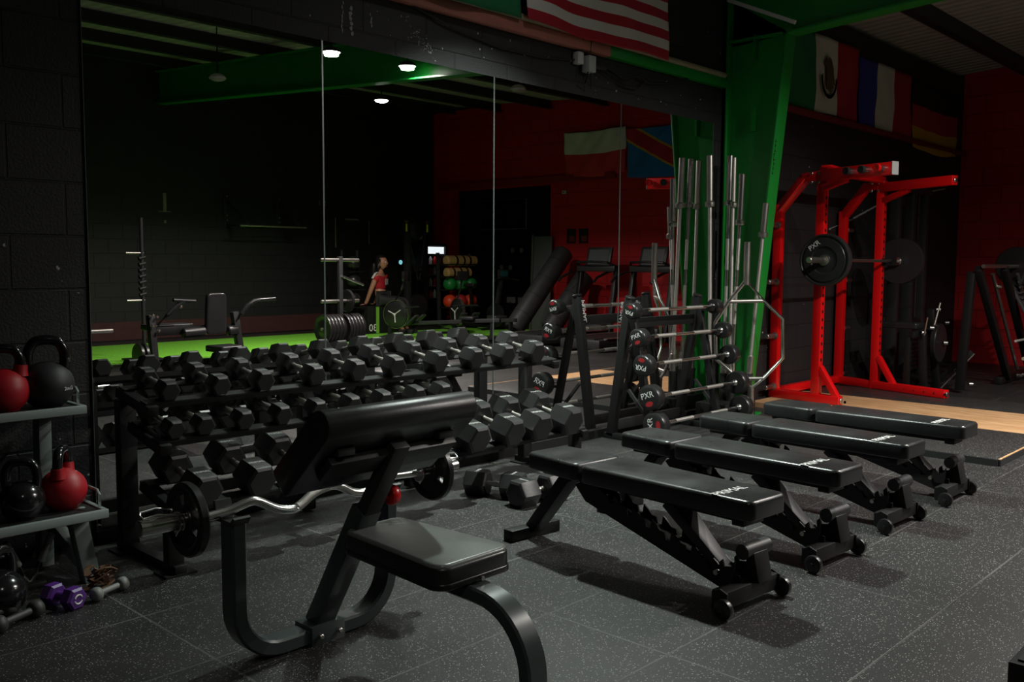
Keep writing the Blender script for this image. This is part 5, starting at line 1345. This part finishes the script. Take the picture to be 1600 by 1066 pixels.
top = skin_mesh('crop_top', [((0.0, 0, 0.225), .104, .128), ((0.0, 0, 0.36), .108, .142), ((0.0, 0, 0.455), .088, .126), ((0.0, 0, 0.515), .056, .062), ((0.0, .15, 0.475), .062, .062), ((-0.035, .18, 0.37), .055, .055), ((0.0, -.15, 0.475), .062, .062), ((-0.035, -.18, 0.37), .055, .055)],
                [(0, 1), (1, 2), (2, 3), (2, 4), (4, 5), (2, 6), (6, 7)], M_TSHIRT, pe)
text('10', 0.15, (0.122, 0.0, 0.385), (0, 1, 0), (0, 0, 1), M_WHITE, top, 'lettering')
for s in (-1, 1):
    b = MB(); b.sweep([(0.0, s * 0.10, 0.548), (-0.01, s * 0.16, 0.533), (-0.04, s * 0.222, 0.45)], [(-0.02, -0.002), (0.02, -0.002), (0.02, 0.002), (-0.02, 0.002)]); b.build('shoulder_stripe', M_WHITE, top)
skin_mesh('leggings', [((0, 0, 0.10), .115, .155)] + [((0.08, .09, 0.09), .092, .092), ((0.44, .10, 0.078), .066, .066), ((0.46, .10, -0.14), .057, .057), ((0.42, .10, -0.35), .041, .041),
                       ((0.08, -.09, 0.09), .092, .092), ((0.44, -.10, 0.078), .066, .066), ((0.46, -.10, -0.14), .057, .057), ((0.42, -.10, -0.35), .041, .041)],
          [(0, 1), (1, 2), (2, 3), (3, 4), (0, 5), (5, 6), (6, 7), (7, 8)], M_LEGG, pe)
for s in (-1, 1):
    b = MB(); b.slab(0.085, 0.075, 0.25, 0.075, rc=0.035, be=0.02, M=Matrix(((0, 1, 0, 0.36), (-1, 0, 0, s * 0.10), (0, 0, 1, -0.442), (0, 0, 0, 1)))); b.build('shoe', M_LEGG, pe)
    for k in range(4):
        ln = (0.055, 0.068, 0.064, 0.05)[k]; y = s * (0.19 + (k - 1.5) * 0.019)
        skin_mesh('finger', [((-0.20, y, 0.022), .0085), ((-0.20 - ln * 0.55, y, 0.024), .0080), ((-0.20 - ln, y, 0.010), .0065)], [(0, 1), (1, 2)], M_SKIN, body, sub=1)
    skin_mesh('thumb', [((-0.175, s * 0.160, 0.022), .010), ((-0.195, s * 0.135, 0.018), .009), ((-0.215, s * 0.125, 0.012), .007)], [(0, 1), (1, 2)], M_SKIN, body, sub=1)

# ------------------------------------------------------------------ rowing machines and ski machine
def rower(label, x, y, rz):
    t = thing('rowing_machine', label, 'rowing machine', (x, y, 0.018), rz, 'rowing machines seen in the mirror')
    b = MB(); b.lathe([(0, -0.05), (0.17, -0.05), (0.215, -0.03), (0.225, 0.0), (0.215, 0.03), (0.17, 0.05), (0, 0.05)], (0, 0, 0.38), (1, 0, 0), 40); b.build('fan_housing', M_RUB2, t)
    b = MB(); b.lathe([(0.226, -0.025), (0.232, -0.025), (0.232, 0.025), (0.226, 0.025)], (0, 0, 0.38), (1, 0, 0), 40, closed=True); b.build('fan_cage', M_STEEL, t)
    b = MB()
    for k in range(3):
        a = 0.6 + 2.1 * k; b.cyl((-0.056, 0, 0.38), (-0.056, 0.13 * math.cos(a), 0.38 + 0.13 * math.sin(a)), 0.008, seg=8)
    b.cyl((-0.06, 0, 0.38), (-0.048, 0, 0.38), 0.02, seg=14); b.build('fan_cover_spokes', M_PALE, t)
    b = MB(); b.bar((0, 0.2, 0.24), (0, 1.85, 0.34), 0.07, 0.06, bev=0.004); b.build('rail', M_BLK2, t)
    b = MB(); b.box((0, -0.12, 0.02), (0.55, 0.08, 0.04), bev=0.004); b.bar((0, -0.12, 0.03), (0, -0.1, 0.30), 0.06, 0.06, up=(0, 1, 0)); b.build('front_foot', M_BLK, t)
    b = MB(); b.bar((0, 1.7, 0.03), (0, 1.72, 0.32), 0.05, 0.05, up=(0, 1, 0)); b.box((0, 1.7, 0.02), (0.35, 0.06, 0.04)); b.build('rear_foot', M_BLK, t)
    b = MB(); b.slab(0.28, 0.24, 0.24, 0.05, M=Matrix.Translation(V((0, 1.2, 0.335)))); b.build('seat', M_VINYL, t)
    b = MB(); b.tube([(0, -0.02, 0.60), (0.0, 0.1, 0.78), (0.0, 0.16, 0.98)], 0.018, 10); b.build('monitor_arm', M_BLK2, t)
    b = MB(); b.box((0, 0.18, 1.0), (0.20, 0.05, 0.16), bev=0.01); b.build('monitor', M_SCREEN, t)
    b = MB(); b.cyl((-0.24, 0.28, 0.50), (0.24, 0.28, 0.50), 0.014, seg=12); b.build('pull_handle', M_BLK2, t)
    for s in (-1, 1):
        b = MB(); b.box((s * 0.12, 0.36, 0.30), (0.12, 0.25, 0.03), M=Matrix.Rotation(0.7, 3, 'X'), bev=0.006); b.build('footrest', M_BLK2, t)
    return t
rower('black rowing machine in front of the seated person', 9.66, -3.55, -0.35)
rower('black rowing machine in front of the coloured ball rack', 10.93, -3.45, 0.25)
sk = thing('ski_machine', 'tall black ski machine with two lime handles, behind the rowing machines', 'ski machine', (11.22, -4.95, 0.018))
b = MB(); b.bar((-0.14, 0, 0), (-0.14, 0, 1.95), 0.11, 0.09, up=(0, 1, 0), bev=0.006); b.build('column', M_BLK2, sk)
b = MB(); b.box((0, 0.05, 0.03), (0.62, 0.75, 0.06), bev=0.01); b.build('base', M_BLK, sk)
b = MB(); b.lathe([(0, -0.06), (0.2, -0.06), (0.22, 0), (0.2, 0.06), (0, 0.06)], (0.05, 0.05, 0.42), (0, 1, 0), 36); b.build('fan_housing', M_RUB2, sk)
for (x0, x1) in ((-0.24, 0.04), (0.26, 0.08)):
    b = MB(); b.bar((x1, 0.08, 0.9), (x0, 0.08, 1.93), 0.022, 0.022); b.build('arm', M_BLK2, sk)
    b = MB(); b.cyl((x0, 0.10, 1.78), (x0, 0.10, 1.92), 0.018, seg=12, bev=0.004); b.build('handle', M_YEL, sk)
    b = MB(); b.cyl((x0, 0.085, 1.955), (x0, 0.10, 1.955), 0.03, seg=16); b.cyl((x0 - 0.04, 0.09, 1.96), (x0 + 0.05, 0.09, 1.96), 0.012, seg=10); b.build('pulley', M_STEEL, sk)
b = MB(); b.box((0.02, 0.10, 1.12), (0.18, 0.04, 0.15), bev=0.008); b.build('monitor', M_SCREEN, sk)

# big exercise ball on a wall hoop
sb = thing('exercise_ball', 'big black exercise ball up on a wall hoop behind the ski machine', 'ball', (11.60, -5.45, 1.60))
b = MB(); b.ball((0, 0, 0.28), 0.28, u=36, v=24); b.build('ball', M_RUB2, sb)
hp = thing('ball_hoop', 'black wall hoop under the big exercise ball', 'wall rack', (11.60, YB, 1.66))
b = MB(); b.tube([(0.19 * math.cos(a_ * PI / 12), 0.55 + 0.19 * math.sin(a_ * PI / 12), 0) for a_ in range(24)], 0.012, 8, closed=True); b.build('ring', M_BLK2, hp)
b = MB(); b.bar((0, 0.0, 0), (0, 0.37, 0), 0.04, 0.03); b.build('arm', M_BLK2, hp)

# lit drinks fridge
fr_ = thing('drinks_fridge', 'lit glass-front drinks fridge against the far wall, left of the ball rack', 'fridge', (12.14, -5.62, 0.0))
b = MB(); b.box((0, -0.29, 0.80), (0.50, 0.04, 1.56)); b.box((-0.245, 0, 0.80), (0.03, 0.60, 1.56)); b.box((0.245, 0, 0.80), (0.03, 0.60, 1.56)); b.box((0, 0, 1.58), (0.52, 0.60, 0.05)); b.box((0, 0, 0.05), (0.52, 0.60, 0.10)); b.build('cabinet', M_BLK, fr_)
b = MB(); b.box((0, 0.24, 1.475), (0.40, 0.08, 0.13)); b.build('light_box', emit('fridge_light', (0.85, 0.95, 1.0), 1.6), fr_)
for z in (0.55, 0.78, 1.0, 1.2):
    b = MB(); b.box((0, 0.0, z), (0.46, 0.50, 0.012)); b.build('shelf', M_STEEL, fr_)
gl = bpy.data.materials.new('fridge_glass'); gl.use_nodes = True
gb = gl.node_tree.nodes['Principled BSDF']; gb.inputs['Transmission Weight'].default_value = 1.0; gb.inputs['Roughness'].default_value = 0.0; gb.inputs['IOR'].default_value = 1.02; gb.inputs['Specular IOR Level'].default_value = 0.2
b = MB(); b.box((0, 0.297, 0.80), (0.46, 0.006, 1.45)); b.build('glass_door', gl, fr_, smooth=False)
M_CAN = [M_PALE, M_REDPL, M_PALE, M_BALLR]
for i, z in enumerate((0.556, 0.786, 1.006, 1.206)):
    for k in range(4):
        t = thing('drinks_bottle', '%s bottle from the left on the %s shelf of the lit fridge' % (ordn[k], ['lowest', 'second lowest', 'third', 'top'][i]), 'bottle', (12.14 - 0.165 + 0.11 * k, -5.45, z + 0.002), 0, 'bottles in the drinks fridge')
        b = MB(); b.lathe([(0, 0), (0.032, 0), (0.034, 0.01), (0.034, 0.10), (0.014, 0.135), (0.014, 0.155), (0, 0.155)], (0, 0, 0), (0, 0, 1), 14); b.build('body', M_CAN[(k + i) % 4] if k < 3 else M_REDPL, t)
dl = thing('speaker_light', 'small round cyan light left of the drinks fridge', 'light', (11.72, -5.95, 1.24))
b = MB(); b.cyl((0, -0.02, 0), (0, 0.04, 0), 0.07, seg=24, bev=0.01); b.build('casing', M_BLK, dl)
b = MB(); b.cyl((0, 0.0395, 0), (0, 0.042, 0), 0.045, seg=24); b.build('lens', emit('cyan_light', (0.25, 0.75, 0.85), 0.9), dl)

# coloured ball rack
cr_ = thing('ball_rack', 'black tiered rack of tan rolls and coloured balls by the red wall', 'ball rack', (12.02, -4.65, 0.0))
for x in (-0.42, 0.42):
    b = MB(); b.bar((x, 0.0, 0.0), (x, -0.05, 1.42), 0.05, 0.06, up=(0, 1, 0), bev=0.004); b.bar((x, -0.2, 0.02), (x, 0.25, 0.02), 0.05, 0.04); b.build('post', M_BLK2, cr_)
for z in (0.40, 0.72, 0.965, 1.19):
    b = MB(); b.bar((-0.42, 0.02, z + 0.016), (0.42, 0.02, z + 0.016), 0.02, 0.02); b.bar((-0.42, 0.20, z + 0.016), (0.42, 0.20, z + 0.016), 0.02, 0.02); b.build('shelf', M_BLK, cr_)
    b = MB(); b.bar((-0.42, -0.02, z + 0.010), (-0.42, 0.22, z + 0.010), 0.02, 0.03); b.bar((0.42, -0.02, z + 0.010), (0.42, 0.22, z + 0.010), 0.02, 0.03); b.build('shelf_arm', M_BLK, cr_)
def roll(label, x, z, L_):
    t = thing('sand_bag', label, 'sandbag', (x, -4.54, z), 0, 'tan sandbags on the ball rack')
    b = MB(); b.lathe([(0, -L_ / 2), (0.06, -L_ / 2), (0.095, -L_ / 2 + 0.03), (0.10, 0), (0.095, L_ / 2 - 0.03), (0.06, L_ / 2), (0, L_ / 2)], (0, 0, 0.085), (1, 0, 0), 24); bd = b.build('bag', M_TAN, t)
    for xx in (-0.16, 0.02, 0.18):
        b = MB(); b.lathe([(0.099, -0.02), (0.104, -0.02), (0.104, 0.02), (0.099, 0.02)], (xx, 0, 0.085), (1, 0, 0), 24, closed=True); b.build('strap', M_BLK, bd)
    return t
roll('tan sandbag with black straps on the top tier of the ball rack', 12.03, 1.19, 0.78)
roll('shorter tan sandbag with black straps on the second tier of the ball rack', 11.96, 0.965, 0.62)
for i, (x, z, m_, nm) in enumerate(((11.76, 0.715, M_BALLG, 'bright green ball at the left of the third tier'), (12.03, 0.715, M_BALLG, 'dark green ball in the middle of the third tier'), (12.29, 0.715, M_BALLG, 'green ball at the right of the third tier'),
                                   (11.76, 0.395, M_BALLO, 'orange ball at the left of the lowest tier'), (12.03, 0.395, M_BALLR, 'dull red ball in the middle of the lowest tier'), (12.29, 0.395, M_BALLO, 'orange red ball at the right of the lowest tier'))):
    t = thing('slam_ball', nm + ' of the ball rack', 'ball', (x, -4.54, z), 0, 'coloured balls on the ball rack')
    b = MB(); b.ball((0, 0, 0.125), 0.128, u=28, v=20); b.build('ball', m_, t)
# exercise bike console to the right of the rack
eb = thing('exercise_bike', 'dark exercise bike with a teal-lit console right of the ball rack', 'exercise bike', (12.1, -3.75, 0.018))
b = MB(); b.bar((0, 0, 0.03), (0.12, 0.1, 0.95), 0.07, 0.07, up=(0, 1, 0), bev=0.004); b.build('stem', M_BLK2, eb)
b = MB(); b.box((0.12, 0.14, 1.02), (0.26, 0.05, 0.17), bev=0.01); co = b.build('console', M_BLK2, eb)
b = MB(); b.box((0.12, 0.168, 1.03), (0.19, 0.004, 0.10)); b.build('screen', mat('teal_screen', (0.02, 0.10, 0.10), 0.2), co)
b = MB(); b.tube([(-0.22, 0.25, 0.90), (-0.1, 0.15, 0.93), (0.12, 0.12, 0.93), (0.32, 0.15, 0.93), (0.44, 0.25, 0.90)], 0.016, 10); b.build('handlebar', M_RUB2, eb)
b = MB(); b.lathe([(0, -0.04), (0.2, -0.04), (0.22, 0), (0.2, 0.04), (0, 0.04)], (0.02, 0.05, 0.27), (1, 0, 0), 32); b.build('flywheel', M_RUB2, eb)
b = MB(); b.box((0, 0, 0.02), (0.55, 0.07, 0.04)); b.box((0, -0.7, 0.02), (0.55, 0.07, 0.04)); b.bar((0, 0, 0.06), (0, -0.7, 0.06), 0.06, 0.05); b.build('base', M_BLK, eb)
b = MB(); b.bar((0, -0.5, 0.06), (0, -0.6, 0.78), 0.05, 0.05, up=(0, 1, 0)); b.build('seat_post', M_BLK, eb)
b = MB(); b.slab(0.24, 0.10, 0.27, 0.06, M=Matrix.Translation(V((0, -0.74, 0.78)))); b.build('saddle', M_VINYL, eb)

# the room beyond: screen, white discs, sockets
tv = thing('wall_screen', 'flat dark screen on the wall of the room beyond the red opening', 'screen', (14.985, -6.28, 2.31))
b = MB(); b.box((0, 0, 0), (0.03, 1.40, 0.66), bev=0.004); b.build('frame', mat('screen_frame', (0.45, 0.45, 0.46), 0.4), tv)
b = MB(); b.box((-0.0165, 0, 0.005), (0.002, 1.37, 0.63)); b.build('panel', M_SCREEN, tv)
sh_ = thing('dumbbell_shelf', 'dark shelf with round white-ended dumbbells in the room beyond', 'shelf', (14.85, -5.6, 0.0))
for z in (1.05, 1.42):
    b = MB(); b.box((0.0, 0, z), (0.24, 1.5, 0.03)); b.build('board', M_BLK, sh_)
for y in (-0.7, 0.7):
    b = MB(); b.box((0.05, y, 0.75), (0.10, 0.05, 1.5)); b.build('post', M_BLK, sh_)
for i, (y, z) in enumerate(((-5.72, 1.435), (-5.46, 1.435), (-6.05, 1.065), (-5.78, 1.065))):
    t = thing('round_dumbbell', ['white-ended round dumbbell on the upper shelf, nearer the screen', 'white-ended round dumbbell on the upper shelf, nearer the grey panel', 'white-ended round dumbbell on the lower shelf, nearer the screen', 'white-ended round dumbbell on the lower shelf, nearer the grey panel'][i], 'dumbbell', (14.82, y, z), 0, 'round dumbbells beyond the opening')
    b = MB(); b.cyl((-0.12, 0, 0.075), (-0.03, 0, 0.075), 0.075, seg=24, bev=0.006); b.cyl((0.03, 0, 0.075), (0.10, 0, 0.075), 0.075, seg=24, bev=0.006); b.build('heads', M_RUB2, t)
    b = MB(); b.cyl((-0.125, 0, 0.075), (-0.119, 0, 0.075), 0.055, seg=24); b.build('end_disc', M_PALE, t)
    b = MB(); b.cyl((-0.04, 0, 0.075), (0.04, 0, 0.075), 0.016, seg=12); b.build('handle', M_STEEL, t)
for i, y in enumerate((-6.02, -5.68)):
    t = thing('wall_socket', ['white twin socket low on the far wall, left of the seam', 'white twin socket low on the far wall, right of the seam'][i], 'socket', (14.99, y, 0.42), 0, 'sockets beyond the opening')
    b = MB(); b.box((-0.01, 0, 0), (0.03, 0.25, 0.13), bev=0.006); b.build('plate', M_PALE, t)
    b = MB(); b.tube([(-0.03, 0, -0.03), (-0.05, 0.01, -0.15), (-0.04, 0.03, -0.28), (-0.03, -0.02, -0.40)], 0.008, 6); b.build('cord', M_CABLE, t)

# wall vents and small box on the red wall
for i, y in enumerate((-2.375, -2.10)):
    t = thing('wall_vent', ['square dark hole in the red wall, nearer the opening', 'square dark hole in the red wall, nearer the flags'][i], 'vent', (XR, y, 1.72), 0, 'square holes in the red wall')
    b = MB(); b.box((-0.006, 0, 0), (0.012, 0.20, 0.25)); b.build('recess', M_BLK, t)
    b = MB(); b.box((-0.013, 0.02, -0.05), (0.006, 0.12, 0.10)); b.build('cover', M_DKRED, t)
t = thing('sensor_box', 'small white box on the red wall beside the opening', 'sensor', (XR, -2.53, 2.49)); b = MB(); b.box((-0.02, 0, 0), (0.04, 0.09, 0.06), bev=0.005); b.build('body', M_PALE, t)
b = MB(); b.cyl((-0.041, 0, 0), (-0.046, 0, 0), 0.012, seg=10); b.build('lens', M_BLK, t)
# grey board and padded rolls leaning by the opening
gp = thing('grey_board', 'upright grey board leaning at the edge of the red opening', 'board', (12.52, -2.95, 0))
b = MB(); b.bar((0, 0, 0.0), (0.06, 0, 1.72), 0.42, 0.035, up=(-1, 0, 0), bev=0.004); b.build('panel', mat('grey_board_face', (0.085, 0.088, 0.088), 0.6), gp)
b = MB(); b.bar((-0.03, -0.23, 0.0), (0.03, -0.23, 1.76), 0.03, 0.03, up=(0, 1, 0)); b.build('edge_post', M_STEEL, gp)
for i, (p0, p1, r_) in enumerate((((11.10, -2.30, 0.14), (12.22, -2.15, 1.44), 0.17), ((11.55, -1.90, 0.14), (12.30, -1.75, 1.02), 0.17))):
    t = thing('punch_bag', ['long black punch bag leaning towards the red wall', 'shorter black punch bag leaning beside the long one'][i], 'punch bag', p0, 0, 'leaning punch bags')
    d = V(p1) - V(p0)
    b = MB(); b.cyl((0, 0, 0), d, r_, seg=32, bev=0.03); bd = b.build('bag', M_BAG, t)
    for f in (0.18, 0.4, 0.62, 0.84):
        b = MB(); b.lathe([(r_ - 0.002, -0.004), (r_ + 0.002, -0.004), (r_ + 0.002, 0.004), (r_ - 0.002, 0.004)], d * f, d, 32, closed=True); b.build('seam_band', M_BLK, bd)
# treadmills with their backs to the mirror corner
def treadmill(label, x, y, rz):
    t = thing('treadmill', label, 'treadmill', (x, y, 0), rz, 'treadmills seen in the mirror')
    b = MB(); b.box((-0.55, 0, 0.11), (1.75, 0.72, 0.14), bev=0.03); b.build('deck', M_BLK2, t)
    b = MB(); b.box((-0.62, 0, 0.185), (1.55, 0.50, 0.012)); b.build('belt', M_RUB, t)
    for s in (-1, 1):
        b = MB(); b.bar((0.18, s * 0.36, 0.05), (0.36, s * 0.36, 1.16), 0.07, 0.09, up=(1, 0, 0), bev=0.01); b.build('upright', M_BLK2, t)
        b = MB(); b.tube([(0.36, s * 0.36, 1.12), (0.10, s * 0.36, 1.10), (-0.15, s * 0.36, 1.02), (-0.22, s * 0.36, 0.96)], 0.022, 10); b.build('handrail', M_RUB2, t)
        b = MB(); b.box((-0.5, s * 0.33, 0.188), (1.5, 0.07, 0.012)); b.build('side_rail', M_STEEL, t)
    b = MB(); b.box((0.34, 0, 1.16), (0.16, 0.78, 0.10), bev=0.02); b.build('console', M_BLK2, t)
    b = MB(); b.box((0.37, 0, 1.34), (0.05, 0.50, 0.34), M=Matrix.Rotation(0.25, 3, 'Y'), bev=0.02); cs = b.build('display', M_BLK2, t)
    b = MB(); b.box((0.343, 0, 1.345), (0.004, 0.40, 0.25), M=Matrix.Rotation(0.25, 3, 'Y')); b.build('screen', mat('treadmill_screen', (0.09, 0.095, 0.10), 0.25), cs)
    b = MB(); b.tube([(0.30, -0.38, 1.20), (0.18, -0.30, 1.26), (0.14, 0, 1.27), (0.18, 0.30, 1.26), (0.30, 0.38, 1.20)], 0.02, 10); b.build('front_bar', M_RUB2, t)
    b = MB(); b.box((0.20, 0, 0.19), (0.35, 0.66, 0.18), bev=0.05); b.build('motor_cover', M_BLK2, t)
    return t
treadmill('black treadmill in the mirror, nearer the punch bags', 11.60, -1.20, 0.0)
treadmill('black treadmill in the mirror, nearer the upright bars', 11.55, -0.10, 0.0)
# scattered bits on the far side floor
b = MB(); b.box((9.0, -2.75, 0.06), (0.5, 0.25, 0.12), bev=0.02)
tag(b.build('foam_block', M_BLK2), 'low dark foam block at the edge of the turf behind the dumbbells', 'foam block')
